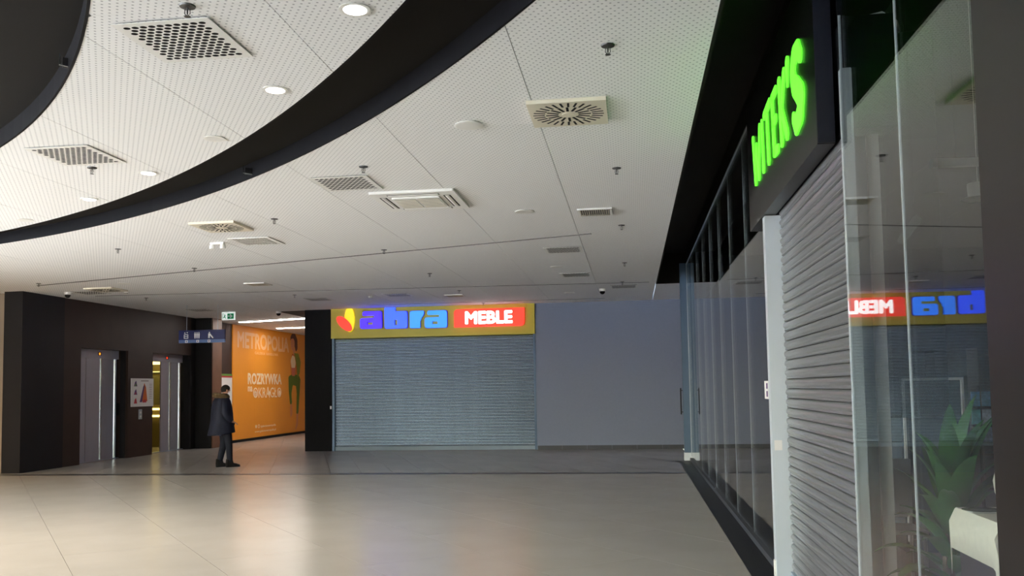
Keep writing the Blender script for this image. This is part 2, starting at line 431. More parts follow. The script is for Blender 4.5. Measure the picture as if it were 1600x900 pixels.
# ------------------------------------------------------------------ walls
NX = XL-.28
lw = B()
lw.box(XL-.5,XL,17.7,18.34,0,C+.1).box(XL-.5,XL,20.22,21.35,0,C+.1).box(XL-.5,XL,18.34,20.22,2.64,C+.1).box(XL-.5,XL,21.35,23.34,2.64,C+.1)
struct('wall_left', lw, 'wall_brown', 'dark brown wall around the two lifts')
struct('wall_left', B().box(-12.73,XL+.03,16.35,17.7,0,C+.1), 'wall_dark', 'charcoal wall block at the left edge of the picture')
struct('wall_left', B().box(XL-.5,XL,23.34,23.6,0,C+.1).box(XL-.5,-11.87,23.6,23.64,0,C+.1), 'wall_dark', 'charcoal wall return right of the second lift')
struct('wall_left', B().box(XL-.5,-11.85,23.64,24.2,0,C+.1), 'wall_brown2', 'warm brown wall end behind the man')
struct('wall_left', B().box(XL-.5,XL,24.2,25.89,0,C+.1), 'wall_brown', 'dark brown wall bay before the orange mural')
struct('wall_left', B().box(XL-.5,XL,25.89,33.8,0,C+.1), 'wall_brown', 'wall behind the orange mural')
struct('wall_left', B().box(XB,-12.73,16.6,16.8,0,C+.1), 'corr_brown', 'grey brown wall at the very left edge')
struct('wall_left', B().box(XB,XW,YC-.2,YC,0,C+.2), 'white_wall', 'corridor wall out of view at the left')
struct('wall_left', B().box(XB-.2,XB,YC,16.8,0,C+.2), 'white_wall', 'pale far left wall of the hall')
struct('wall_back', B().box(-8.52,-7.80,YW-.02,YW+.6,0,C+.1), 'black_blue', 'black pillar between the passage and the shutter')
gw = struct('wall_back', B().box(-2.41,1.7,YW,YW+.25,0,C+.1), 'grey_wall', 'plain grey wall right of the yellow shop sign')
struct('wall_back', B().box(-7.85,-2.41,YW+.25,YW+.4,0,C+.1), 'void', 'dark wall behind the shutter of the yellow signed shop')
struct('wall_back', B().box(-12.85,-8.3,33.5,33.7,0,C+.1), 'white_wall', 'far end wall of the passage')
struct('wall_right', B().box(-8.5,-8.35,YW+.6,33.5,0,C+.1), 'wall_brown2', 'wall on the right side of the passage')
bb = thing('baseboard_back', 'dark tiled baseboard under the plain grey wall', None, (-2.41,YW,0), kind='structure')
x = -2.40
while x < 1.65:
    x1 = min(x+.62, 1.68); B().bbox(x+.002,x1-.002,YW-.014,YW,.0,.10,.004).build('baseboard_tile','base_tile',bb); x = x1
struct('wall_right', B().box(1.25,1.7,18.75,YW,0,C+.1), 'grey_wall', 'grey side wall beyond the glass shop front')

# ------------------------------------------------------------------ rear entrance glazing (behind the viewer, source of the daylight)
wf = struct('wall_front', B().box(XW-.2,1.7,YB-.25,YB,3.5,4.5).box(XW-.2,1.7,YB-.25,YB,-.2,.08).box(-5.86,1.7,YB-.25,YB,.08,3.5), 'white_wall', 'rear wall with the glazed entrance behind the viewer')
struct('wall_left', B().box(XW-.2,XW,YB,YC,3.5,C+.35).box(XW-.2,XW,YB,YC,-.2,.08), 'white_wall', 'window wall left of the viewer')
w0 = thing('window_1', 'glazed entrance front behind the viewer', None, (-5,YB-.12,.08), kind='structure')
for i in range(4):
    xa = XW+.04+1.92*i
    B().box(xa-.04,xa+.04,YB-.18,YB-.06,.08,3.5).build('mullion','alu',w0)
    B().box(xa+.04,xa+1.88,YB-.125,YB-.115,.08,3.5).build('glass_pane','window_glass',w0)
w1 = thing('window_4', 'glazed side front left of the viewer', None, (XW-.12,4,.08), kind='structure')
for i in range(7):
    ya = YB+.04+1.98*i
    B().box(XW-.18,XW-.06,ya-.04,ya+.04,.08,3.5).build('mullion','alu',w1)
    B().box(XW-.125,XW-.115,ya+.04,ya+1.94,.08,3.5).build('glass_pane','window_glass',w1)
pv = struct('ground', B().box(-70,50,-90,YB-.25,-.3,-.1).box(-70,XW-.2,YB-.25,YC-.2,-.3,-.1), 'pave', 'unseen pale paving added outside to bounce daylight in')  # unseen, added so sun and sky bounce up to the ceiling

# ------------------------------------------------------------------ lifts
def lift(idx, y0, y1, edges, gap, label):
    d = thing('door_%d' % idx, label, None, (NX,y0,0), kind='structure')
    hd = B().box(NX-.1,NX+.03,y0,y1,2.43,2.64).build('door_header','steel',d)
    ym = (y0+y1)/2+.15
    B().box(NX+.03,NX+.035,ym-.06,ym+.06,2.50,2.58).build('indicator_display','void',hd)
    B().box(NX+.035,NX+.037,ym-.03,ym+.02,2.515,2.565).build('indicator_digit','led_orange' if idx==1 else 'led_red',hd)
    for k,(a,b_) in enumerate(edges):
        xo = NX-.02*k
        p = B().box(xo-.03,xo,a,b_-.045,.02,2.43).build('door_panel','steel',d)
        pr = arc(0,0,.035 if k==0 else .06,-90,90,8)
        B().prism([(b_-(.045 if k==0 else .065)+q[1],xo-.012+q[0]) for q in pr],.02,2.43,lambda u,v,h:(v,u,h)).build('highlight_strip','chrome',p,smooth=True)  # half-round chrome shape added to catch the bright highlight on the door edges
        if k==0 and idx==1: B().box(xo,xo+.003,a+.60,a+.606,.02,2.43).build('seam','brass_dark',p)
    B().box(NX-.06,NX+.05,y0,y1,0,.02).build('threshold','alu',d)
    B().box(XL-.2,XL-.06,y1-.012,y1-.002,.0,2.64).build('jamb','wall_dark',d)
    B().box(XL-.275,XL-.22,y1-.02,y1,1.05,1.35).build('key_switch','void',d)
    return d
lift(1, 18.34, 20.22, [(18.34,19.57),(19.57,20.21)], None, 'closed steel lift door nearest the left edge')
lift(2, 21.35, 23.34, [(22.24,22.74),(22.74,23.32)], None, 'half open steel lift door right of the white floor plan')
struct('wall_left', B().box(NX-.14,NX-.10,18.3,20.3,0,2.7), 'void', 'dark shaft behind the closed lift door')
cab = thing('lift_cabin', 'yellow lit lift cabin seen through the half open door', 'lift cabin', (-13.4,22.4,0))
B().box(-14.3,-12.70,21.2,21.24,0,2.5).box(-14.3,-14.26,21.2,24.2,0,2.5).box(-14.3,-12.70,24.16,24.2,0,2.5).build('cabin_wall','lift_wall',cab)
B().box(-14.3,-12.66,21.2,24.2,-.05,.01).build('cabin_floor','floor2',cab)
cc = B().box(-14.3,-12.70,21.2,24.2,2.46,2.5).build('cabin_ceiling','alu',cab)
B().box(-14.2,-12.9,22.6,24.0,2.42,2.455).build('cabin_light','lift_emit',cc)
for z in (.92,1.12,2.2): B().tube([(-14.22,24.1,z),(-12.8,24.1,z)],.03,8).build('handrail','lift_emit' if z!=2.2 else 'alu',cab)  # lower rails glow as painted-in shine; they are no lamps
B().box(-14.0,-13.0,24.12,24.155,1.25,2.1).build('cabin_mirror','chrome',cab)
B().box(-13.7,-13.2,24.10,24.15,.3,.85).build('cabin_panel','void',cab)
# white floor plan board and call button
fp = thing('floor_plan_board', 'white floor plan board between the two lifts', 'sign', (XL,20.84,1.25))
B().box(XL,XL+.03,20.34,21.34,1.25,1.96).build('board','paint_white',fp)
def wallp(fn_poly, m, par, nm, dep=.004, x=XL+.03): return B().prism(fn_poly,0,dep,lambda u,v,h:(x+h,u,v)).build(nm,m,par)
wallp([(20.74,1.38),(21.05,1.38),(20.98,1.74),(20.9,1.84)],'print_orange2',fp,'plan_print',.003)
wallp([(20.70,1.36),(20.80,1.36),(20.92,1.80),(20.86,1.76)],'print_purple',fp,'plan_print',.0045)
wallp([(20.82,1.35),(21.0,1.35),(20.98,1.42),(20.86,1.42)],'print_red',fp,'plan_print',.006)
for z in (1.76,1.55,1.33):
    wallp([(20.44,z),(20.58,z),(20.53,z+.14),(20.48,z+.10)],'print_purple' if z>1.5 else 'print_red',fp,'plan_print',.003)
    wallp([(20.46,z+.01),(20.53,z+.01),(20.52,z+.08)],'print_lime' if z>1.7 else 'print_red',fp,'plan_print',.0045)
for k in range(9): B().box(XL+.03,XL+.033,21.14,21.26,1.45+.045*k,1.462+.045*k).build('plan_text','print_grey',fp)
B().box(XL+.03,XL+.033,20.75,21.1,1.885,1.91).build('plan_title','print_grey',fp)
cb = thing('call_button_panel','slim steel lift call button panel below the floor plan','button panel',(XL,20.77,.93))
B().box(XL,XL+.015,20.70,20.84,.93,1.18).build('plate','panel_grey',cb)
for z in (1.0,1.1):
    bt=B().lathe([(.028,0),(.028,.006)]).build('button','white_plastic',cb,local=True); bt.location=(.015,0,z-.93); bt.rotation_euler=(0,PI/2,0)

# ------------------------------------------------------------------ orange mural
mu = thing('mural_panel','orange mural wall with pale lettering and a printed woman','mural',(XL+.02,29.8,0))
MX = XL+.04
for k in range(5):
    ya = 25.89+1.58*k; B().box(XL+.004,MX,ya+.001,min(ya+1.579,33.45),.09,C-.005).build('mural_board','orange',mu)
B().box(XL+.004,XL+.03,25.89,33.45,0,.075).build('plinth','void',mu)
def mw(y0,z0): return lambda u,v,h: (MX+h,y0+u,z0+v)
text('title_print','METROPOLIA',mw(26.22,3.00),'print_pale',mu,4.15,.49,bold=.03)
text('subtitle_print','GALERIA',mw(27.5,2.82),'print_pale',mu,.80,.085,bold=.015,spacing=1.25); text('subtitle_print','HANDLOWA',mw(28.42,2.82),'print_pale',mu,.98,.085,bold=.015,spacing=1.25)
text('slogan_print','ROZRYWKA',mw(26.98,1.84),'print_white',mu,2.72,.34,bold=.035)
text('slogan_print','na',mw(26.98,1.60),'print_white',mu,.33,.15,bold=.03)
text('slogan_print','OKRĄGŁO',mw(27.37,1.28),'print_white',mu,2.33,.46,bold=.0)
for (cy,r) in ((27.53,.09),(28.62,.085),(29.52,.085)):           # spiral swashes of the slogan
    B().tube([(MX+.003,cy+r*(.25+.75*i/26)*math.cos(i*.5),1.54+r*1.2*(.25+.75*i/26)*math.sin(i*.5)) for i in range(27)],.012,4).build('slogan_swirl','print_white',mu)
text('contact_print','/galeriametropolia',mw(27.95,.38),'print_white',mu,1.27,.085,bold=.012)
text('contact_print','www.galeriametropolia.pl',mw(27.5,.22),'print_white',mu,1.72,.09,bold=.012)
B().prism([(27.60+.07*math.cos(a*PI/8),.44+.055*math.sin(a*PI/8)) for a in range(16)],0,.003,lambda u,v,h:(MX+h,u,v)).build('contact_icon','print_white',mu)
B().prism(rrect(27.74,27.88,.385,.495,(.03,)*4),0,.003,lambda u,v,h:(MX+h,u,v),holes=[rrect(27.765,27.855,.405,.475,(.02,)*4)]).build('contact_icon','print_white',mu)
def mp(pts, m, nm='figure_print', d=.003): return B().prism(pts,0,d,lambda u,v,h:(MX+h,u,v)).build(nm,m,mu)
def mell(cy,cz,ry,rz,n=16): return [(cy+ry*math.cos(2*PI*i/n),cz+rz*math.sin(2*PI*i/n)) for i in range(n)]
mp(roundpoly([(30.5,3.5),(30.66,3.68),(30.98,3.70),(31.2,3.5),(31.22,3.15),(31.05,3.02),(30.9,3.3),(30.72,3.5)],.08),'print_hair')
mp(mell(30.74,3.32,.19,.25),'print_skin',d=.005); mp(roundpoly([(30.76,3.1),(30.98,3.14),(30.98,2.92),(30.82,2.9)],.04),'print_skin',d=.004)
mp([(30.52,3.44),(30.6,3.6),(30.8,3.68),(31.0,3.62),(31.12,3.4),(31.1,3.12),(30.97,3.2),(30.95,3.42),(30.8,3.52),(30.62,3.50)],'print_hair',d=.007)
mp(roundpoly([(30.86,2.98),(31.3,2.98),(31.52,2.66),(31.42,2.25),(31.2,2.05),(31.14,2.4),(31.0,2.8)],.06),'print_green',d=.006)
mp(roundpoly([(30.68,2.95),(30.98,2.95),(31.16,2.4),(31.1,2.1),(30.6,2.1),(30.55,2.5)],.05),'print_orange2',d=.004)
mp(roundpoly([(30.56,2.70),(30.7,2.9),(30.92,2.86),(31.02,2.62),(30.95,2.42),(30.62,2.42)],.06),'print_white',d=.008)
mp([(30.62,2.44),(30.98,2.44),(30.93,2.14),(30.68,2.14)],'print_skin',d=.009)
mp([(30.69,2.44),(30.76,2.44),(30.77,2.14),(30.72,2.14)],'print_red',d=.010); mp([(30.84,2.44),(30.91,2.44),(30.88,2.14),(30.83,2.14)],'print_red',d=.010)
mp(roundpoly([(30.35,2.12),(30.7,2.2),(31.35,2.18),(31.5,2.0),(31.2,1.75),(30.75,1.82),(30.62,1.5),(30.68,1.12),(30.50,1.10),(30.38,1.6)],.08),'print_green2',d=.005)
mp(roundpoly([(31.0,2.05),(31.5,2.05),(31.42,1.6),(31.28,.75),(31.1,.75),(31.14,1.5)],.06),'print_green2',d=.006)
mp(roundpoly([(30.52,1.11),(30.68,1.11),(30.72,.75),(30.56,.62),(30.50,.8)],.04),'print_skin',d=.004)
mp(roundpoly([(31.1,.76),(31.28,.76),(31.25,.35),(31.05,.15),(30.98,.2),(31.1,.45)],.04),'print_skin',d=.004)
for z,hh in ((3.2,.14),(2.3,.12),(1.5,.16),(.75,.14)):
    B().prism(rrect(32.0,32.28,z,z+hh,(.04,)*4),0,.003,lambda u,v,h:(MX+h,u,v)).build('side_print','print_pale',mu)
# poster in the brown bay
po = thing('poster','white poster with green and red top band behind the man','poster',(XL,25.5,.5))
B().box(XL+.003,XL+.02,25.0,25.88,.5,2.03).build('poster_sheet','paint_white',po)
B().box(XL+.003,XL+.022,25.0,25.88,2.03,2.08).build('red_band','print_red',po); B().box(XL+.003,XL+.022,25.0,25.88,2.08,2.14).build('green_band','print_lime',po)
# passage ceiling lights
for (p,q,lab) in (((-11.7,25.1),(-9.3,24.35),'long slanting light line at the mouth of the orange passage'),((-11.7,27.9),(-8.9,27.7),'second light line deeper in the orange passage')):
    a,b_=Vector(p),Vector(q); dv=(b_-a).normalized(); n=Vector((-dv.y,dv.x))
    t=thing('linear_light',lab,'ceiling light',((a.x+b_.x)/2,(a.y+b_.y)/2,C))
    def qd(wd): return [tuple(a-n*wd),tuple(b_-n*wd),tuple(b_+n*wd),tuple(a+n*wd)]
    B().prism(qd(.09),C-.02,C-.001,lambda u,v,h:(u,v,h)).build('housing','white_plastic',t)
    B().prism(qd(.07),C-.032,C-.021,lambda u,v,h:(u,v,h)).build('diffuser','line_emit',t)

# ------------------------------------------------------------------ yellow-signed shop
def slat_profile(p):                                     # (out, z): a curled galvanised slat
    return [(-.008,0),(.004,.002),(.012,.009),(.009,.017),(.006,.021),(.016,.032),(.021,.046),(.017,.060),(.007,.069),(-.008,p-.002),(-.014,p-.003),(-.014,.002)]
def shutter(name, label, root, fn, length, z0, n, pitch, m):
    """fn(out, along, z) local coordinates"""
    t = thing(name, label, 'shutter', root)
    pr = slat_profile(pitch); first=None
    for i in range(n):
        b = B(); b.prism([(q[0],q[1]) for q in pr], 0, length, lambda u,v,h: fn(u,h,v))
        if first is None:
            o = b.build('slat', m, t, local=True, smooth=False); first=o.data
        else:
            o = bpy.data.objects.new('slat', first); COL.objects.link(o); o.parent=t
        o.location = (0,0,z0+i*pitch)
    return t
sh = shutter('roller_shutter','wide grey roller shutter closed under the yellow sign',(-7.72,YW+.06,0),lambda u,h,v:(h,-u,v),5.25,.10,37,.0765,'galv')
B().box(-7.72,-2.47,YW+.045,YW+.075,.005,.10).build('bottom_bar','bar_paint',sh)
for xa in (-7.78,-2.47): B().box(xa,xa+.06,YW-.01,YW+.1,0,2.93).build('guide_rail','post_blue',sh)
B().box(-7.83,-7.79,YW-.04,YW-.02,1.09,1.17).build('key_switch','white_plastic',sh)
sg = thing('shop_sign','long yellow shop sign with blue abra and red meble lettering','sign',(-5.1,YW,2.93))
B().box(-7.79,-2.42,YW-.06,YW+.2,2.93,C).build('fascia','olive',sg)
YF=YW-.06
def sp(poly,m,nm,d=.06,holes=(),par=None): return B().prism(poly,0,d,lambda u,v,h:(u,YF-h,v),holes=holes).build(nm,m,par or sg)
def ell2(cx,cz,a,b_,th,n=28):
    t=math.radians(th); return [(cx+a*math.cos(2*PI*i/n)*math.cos(t)-b_*math.sin(2*PI*i/n)*math.sin(t), cz+a*math.cos(2*PI*i/n)*math.sin(t)+b_*math.sin(2*PI*i/n)*math.cos(t)) for i in range(n)]
def clipz(poly,zm): return [(u,min(v,zm)) for u,v in poly]
sp(clipz(ell2(-7.27,3.42,.135,.33,0),C-.008),'petal_yellow','yellow_petal',.05)
sp(ell2(-7.41,3.31,.265,.125,-43),'petal_red','red_petal',.06)
def la(x,z,m,nm):
    out=roundpoly([(x,z),(x+.58,z),(x+.58,z+.44),(x+.07,z+.44),(x+.07,z+.335),(x+.38,z+.335),(x+.38,z+.268),(x,z+.268)],[.07,.06,.08,.05,.02,.01,.01,.07])
    hole=[(x+.19,z+.09),(x+.34,z+.09),(x+.34,z+.165),(x+.19,z+.165)]
    o=sp(out,m,nm,.07,[hole]); sp(roundpoly([(a+(x+.29-a)*-.03,b_+(z+.22-b_)*-.05) for a,b_ in [(x,z),(x+.58,z),(x+.58,z+.44),(x+.07,z+.44),(x+.07,z+.335),(x+.38,z+.335),(x+.38,z+.268),(x,z+.268)]],.06),'blue_side','letter_return',.05,[hole],o)
def lb(x,z,m,nm):
    pts=[(x,z),(x+.60,z),(x+.60,z+.44),(x+.28,z+.44),(x+.28,z+.545),(x,z+.545)]
    hole=[(x+.26,z+.08),(x+.34,z+.08),(x+.34,z+.22),(x+.26,z+.22)]
    o=sp(roundpoly(pts,[.06,.07,.08,.01,.02,.03]),m,nm,.07,[hole]); sp(roundpoly([(a+(a-x-.3)*.03,b_+(b_-z-.25)*.04) for a,b_ in pts[:5]]+[(x-.01,z+.55)],.05),'blue_side','letter_return',.05,[hole],o)
def lr(x,z,m,nm):
    pts=[(x,z),(x+.27,z),(x+.27,z+.22),(x+.37,z+.34),(x+.37,z+.44),(x,z+.44)]
    o=sp(roundpoly(pts,[.03,.02,.08,.08,.02,.08]),m,nm,.07); sp(roundpoly([(a+(a-x-.18)*.04,b_+(b_-z-.22)*.04) for a,b_ in pts],.05),'blue_side','letter_return',.05,(),o)
la(-6.98,3.17,'blue_a','letter_a'); lb(-6.32,3.155,'blue_b','letter_b'); lr(-5.65,3.15,'blue_c','letter_r'); la(-5.255,3.145,'blue_c','letter_a')
rp=sp(rrect(-4.49,-2.67,3.135,3.60,(.0,.10,.0,.10)),'red_emit','red_plate',.07)
text('meble_lettering','MEBLE',lambda u,v,h:(-4.18+u,YF-.071-h,3.225+v),'white_emit',rp,1.19,.295,extr=.012,bold=.045)

# ------------------------------------------------------------------ right-hand shop front
XG=XS
PJ=[18.62,17.28,15.94,14.6,13.26,11.95,10.65,9.25,7.86]
g1=thing('window_2','frameless glass shop front of seven and more tall panes',None,(XG,13,0),kind='structure')
B().box(XG-.045,XG+.05,7.42,18.60,0,.055).build('glass_sill','base_tile',g1)
B().box(XG-.015,XG+.02,7.42,18.62,4.08,4.10).build('top_profile','alu',g1)
for i,(a,b_) in enumerate(zip(PJ[1:],PJ[:-1])):
    me=B().box(-.006,.006,-(b_-a)/2+.003,(b_-a)/2-.003,.0,4.02).build('glass_pane','shop_glass',g1,local=True)
    me.location=(0,(a+b_)/2-13,.057); me.rotation_euler=(0,0,math.radians([.05,-.08,.1,-.05,.07,-.1,.06,.0][i]))
    if i: B().box(XG-.003,XG+.003,b_-.0028,b_+.0028,.06,4.07).build('joint_seal','alu_light',g1)
pl=thing('frame_post','blue grey metal post closing the far end of the glass front','post',(1.115,18.68,0))
B().bbox(1.04,XG-.012,18.63,18.74,.16,4.12,.006).build('post_body','post_blue',pl)
B().bbox(1.03,XG-.008,18.62,18.75,0,.16,.004).build('post_shoe','alu_light',pl)
B().box(XG-.010,XG+.004,18.622,18.66,.16,4.12).build('edge_profile','alu_light',pl)
hdl=B().tube([(1.0,18.70,.95),(1.0,18.70,1.50)],.012,8).build('pull_handle','void',pl)
for z in (1.0,1.45): B().tube([(1.0,18.70,z),(1.05,18.70,z)],.008,6).build('standoff','void',hdl)
# near shutter
s3=shutter('roller_shutter','tall ribbed metal roller shutter under the green lettered sign',(XG+.05,5.03,0),lambda u,h,v:(-u,h,v),2.27,.06,38,.0765,'galv_near')
B().box(XG+.02,XG+.06,5.03,7.32,.0,.06).build('bottom_bar','alu',s3)
gr=B().bbox(1.105,XG+.06,7.31,7.42,.0,2.925,.004).build('guide_rail','alu_light',s3)
B().box(1.12,1.18,7.305,7.31,1.02,1.1).build('notice_sticker','paint_white',gr)
B().box(1.095,1.106,7.33,7.40,.0,.14).build('rail_foot','white_plastic',gr)
B().bbox(XG+.0,XG+.06,4.985,5.03,.0,3.3,.004).build('guide_rail','alu_light',s3)
B().box(XG+.03,XG+.30,5.0,7.4,2.96,3.6).build('shutter_housing','black_blue',s3)
# sign box
sb=thing('shop_sign','black box sign with glowing green bubble lettering witeks','sign',(1.14,6.65,2.93))
sbb=B().prism(rrect(5.18,8.10,2.93,4.06,(.012,)*4),1.095,XG+.005,lambda u,v,h:(h,u,v)).build('sign_box','sign_black',sb)
B().box(1.0965,XG+.004,5.172,5.18,2.935,4.055).build('end_panel','sign_side',sb)
def capsule(p,q,r0,r1,n=8):
    p,q=Vector(p),Vector(q); dv=q-p; a=math.atan2(dv.y,dv.x); out=[]
    for i in range(n+1): t=a+PI/2+PI*i/n; out.append((p.x+r0*math.cos(t),p.y+r0*math.sin(t)))
    for i in range(n+1): t=a-PI/2+PI*i/n; out.append((q.x+r1*math.cos(t),q.y+r1*math.sin(t)))
    return out
def letter(nm, strokes):
    b=B()
    for st in strokes:
        for i in range(len(st)-1):
            (u0,z0,r0),(u1,z1,r1)=st[i],st[i+1]
            b.prism(capsule((u0,z0),(u1,z1),r0,r1),0,.012-.0002*i,lambda u,v,h:(1.094-h,7.72-u,v))
    return b.build(nm,'green_emit',sb)
T,Bm=3.66,3.27
letter('letter_w',[[(.035,3.66,0.034),(.12,3.28,0.041),(.22,3.56,0.027),(.31,3.28,0.041),(.42,3.66,0.032)]])
letter('letter_i',[[(.55,3.65,0.036),(.57,3.28,0.043)]])
letter('letter_t',[[(.68,3.67,0.034),(.96,3.69,0.036)],[(.81,3.66,0.039),(.84,3.28,0.046)]])
letter('letter_e',[[(1.08,3.67,0.043),(1.11,3.27,0.046)],[(1.08,3.68,0.033),(1.25,3.69,0.034)],[(1.10,3.48,0.031),(1.22,3.49,0.033)],[(1.11,3.26,0.036),(1.27,3.25,0.036)]])
letter('letter_k',[[(1.40,3.69,0.043),(1.44,3.26,0.049)],[(1.60,3.69,0.039),(1.47,3.47,0.034),(1.64,3.25,0.046)]])
letter('apostrophe',[[(1.735,3.71,0.046),(1.715,3.56,0.014)]])
letter('letter_s',[[(2.17,3.60,.052),(2.10,3.66,.064),(1.98,3.66,.07),(1.91,3.58,.070),(1.95,3.48,.074),(2.05,3.42,.082),(2.16,3.34,.088),(2.12,3.25,.084),(1.98,3.21,.068),(1.89,3.28,.044)]])
# near window
g2=thing('window_3','near glass shop window right of the ribbed shutter',None,(XG,4,0),kind='structure')
for (ya,yb) in ((3.985,4.98),(3.06,3.975)):
    q=B().box(-.006,.006,-(yb-ya)/2,(yb-ya)/2,.0,4.08).build('glass_pane','shop_glass',g2,local=True)
    q.location=(0,(ya+yb)/2-4,.02); q.rotation_euler=(0,0,math.radians(.5))
B().box(XG-.0035,XG+.0035,3.975,3.985,.02,4.1).build('joint_seal','alu_light',g2)
B().box(XG-.04,XG+.04,3.06,4.985,0,.03).build('glass_sill','base_tile',g2)
B().box(XG-.002,XG+.012,4.982,4.986,.02,3.6).build('edge_profile','alu_light',g2)
struct('wall_right',B().box(XG-.03,XG+.5,.2,3.06,0,4.4),'pillar','dark pillar at the right edge of the picture')
struct('wall_right',B().box(XG-.02,XG+.5,YB,.2,0,4.4),'black','dark shop wall beside the viewer')
struct('trim_11',B().box(XG-.01,XG+.6,.2,18.7,4.1,4.4),'soffit','black header above the glass shop front')
# stickers on the far glass
nt_=thing('notice','small white paper notice stuck on the glass front','notice',(XG-.008,8.05,1.55))
B().box(XG-.0095,XG-.0075,7.93,8.16,1.42,1.58).build('paper','paint_white',nt_)
for z in (1.44,1.51): B().box(XG-.0105,XG-.0096,7.97,8.05,z,z+.05).build('print','print_purple',nt_)

# ------------------------------------------------------------------ shop interior
struct('floor',B().box(XG+.02,7.2,.2,18.75,-.15,0),'shop_floor','dark floor inside the glass fronted shop')
struct('wall_right',B().box(7.2,7.4,.2,18.75,0,4.4),'shop_dark','dark back wall inside the glass fronted shop')
struct('wall_right',B().box(1.7,7.2,18.7,18.85,0,4.4),'shop_dark','dark far wall inside the glass fronted shop')
struct('wall_right',B().box(1.7,7.2,.1,.25,0,4.4),'shop_dark','dark near wall inside the glass fronted shop')
struct('ceiling',B().box(1.7,7.2,.2,18.75,4.25,4.4),'shop_dark','dark ceiling inside the glass fronted shop')
ip=thing('partition','pale metal post with grey panel standing behind the near glass','partition',(1.34,5.2,0))
B().bbox(1.355,1.42,5.14,5.22,0,3.55,.003).build('post','paint_white',ip); B().box(1.255,1.355,5.17,5.21,0,3.4).build('post_cover','panel_grey',ip)
B().box(1.42,1.75,5.19,5.20,1.35,3.56).build('panel','frosted',ip)
B().tube([(1.27,5.18,3.50),(1.28,5.18,3.62),(1.32,5.18,3.60),(1.38,5.18,3.66),(1.48,5.18,3.68),(1.56,5.18,3.62),(1.57,5.18,3.56)],.008,8).build('cable','white_plastic',ip,smooth=True)
def fluo(x0,x1,y0,y1,z,lab):
    t=thing('tube_light',lab,'ceiling light',((x0+x1)/2,(y0+y1)/2,z))
    B().tube([(x0,y0,z),(x1,y1,z)],.032,12).build('tube','white_plastic',t,smooth=True)
    for k in (.12,.88): B().tube([(x0+(x1-x0)*k,y0+(y1-y0)*k,z+.02),(x0+(x1-x0)*k,y0+(y1-y0)*k,4.25)],.0015,5).build('cord','brass_dark',t)
fluo(1.98,3.3,6.0,6.1,2.98,'long white tube lamp hanging inside the near shop window')
fluo(2.0,2.16,6.4,7.3,2.68,'shorter white tube lamp seen end on lower in the shop')
hl=thing('pendant_lamp','white hat shaped pendant lamp inside the near shop window','lamp',(2.20,5.84,2.69))
B().lathe([(.0,.0),(.085,.004),(.10,.012),(.085,.018),(.058,.02),(.062,.09),(.06,.11),(0,.112)],(2.20,5.84,2.69),24).build('shade','white_plastic',hl,smooth=True)
B().tube([(2.20,5.84,2.80),(2.20,5.84,4.25)],.0015,5).build('cord','white_plastic',hl)
# leafy plant
pt=thing('potted_plant','leafy green potted plant behind the near shop window','plant',(1.56,4.72,0))
B().lathe([(.13,0),(.17,.3),(.18,.34),(.165,.34),(.15,.29),(0,.29)],(1.56,4.72,0),24).build('pot','pot',pt,smooth=True)
B().tube([(1.56,4.72,.28),(1.55,4.72,.6),(1.56,4.72,.98)],[.035,.03,.02],8).build('stem','trunk',pt,smooth=True)
rl=random.Random(11)
NL=44
for i in range(NL):
    f=i/NL; an=i*2.39996+.4; L_=.42+.22*rl.random(); z0=.50+.50*f
    th0=math.radians(62-52*f+8*rl.random()); th1=math.radians(135-95*f+15*rl.random())
    c_,s_=math.cos(an),math.sin(an)
    if c_<-.3: L_*=.72
    vs_=[]; n=10; o_=.02; z=z0; tw=rl.uniform(-.25,.25)
    for k in range(n+1):
        t=k/n; th=th0+(th1-th0)*t*t; wd=(.046*math.sin(PI*t**.75)**.9 if 0<t<1 else 0)+.0015; wd*=(1.15 if i%3 else .85)
        cx,cy=1.58+c_*o_*.85,4.74+s_*o_*.72; nx_,nz_=-math.cos(th),math.sin(th)
        px,py=-s_*wd,c_*wd
        lift=.25*wd
        ux,uy,uz=c_*nx_*lift,s_*nx_*lift,nz_*lift
        vs_+=[(cx-px+ux,cy-py+uy,z+uz+tw*wd),(cx,cy,z),(cx+px+ux,cy+py+uy,z+uz-tw*wd),(cx-c_*nx_*.002,cy-s_*nx_*.002,z-nz_*.002)]
        o_+=L_/n*math.sin(th); z+=L_/n*math.cos(th)
    fs=[]
    for k in range(n):
        a=k*4;b_=a+4; fs+=[(a,a+1,b_+1,b_),(a+1,a+2,b_+2,b_+1),(a+2,a+3,b_+3,b_+2),(a+3,a,b_,b_+3)]
    fs+=[(0,3,2,1),(n*4,n*4+1,n*4+2,n*4+3)]
    B().add(vs_,fs).build('leaf','leaf',pt,smooth=True)
# cloth covered cabinet and vase
cbn=thing('side_cabinet','dark cabinet standing in the near shop window','cabinet',(1.78,4.1,0))
B().bbox(1.475,2.1,3.865,4.33,.06,.95,.006).build('body','dark_wood',cbn)
for xa in (1.5,1.8): B().box(xa,xa+.26,3.85,3.86,.1,.9).build('door','dark_wood',cbn)
for xa in (1.5,2.02):
    for ya in (3.9,4.28): B().box(xa,xa+.05,ya-.02,ya+.03,0,.06).build('foot','dark_wood',cbn)
cl=B(); n=14; vs_=[]
for i in range(n+1):
    u=1.40+.50*i/n
    for (y,z) in ((4.36,.84),(4.36,.955),(4.34,.964),(4.1,.964),(3.87,.964),(3.848,.955),(3.842,.88),(3.838,.79)):
        xx=u; zz=z
        if u<1.45: xx=1.447; zz=z-(1.45-u)*3.6
        vs_.append((xx+(.006*math.sin(i*1.3) if z<.9 else 0),y-(.006*math.sin(i*1.7) if z<.9 and y<4 else 0),zz))
fs=[(i*8+k,(i+1)*8+k,(i+1)*8+k+1,i*8+k+1) for i in range(n) for k in range(7)]
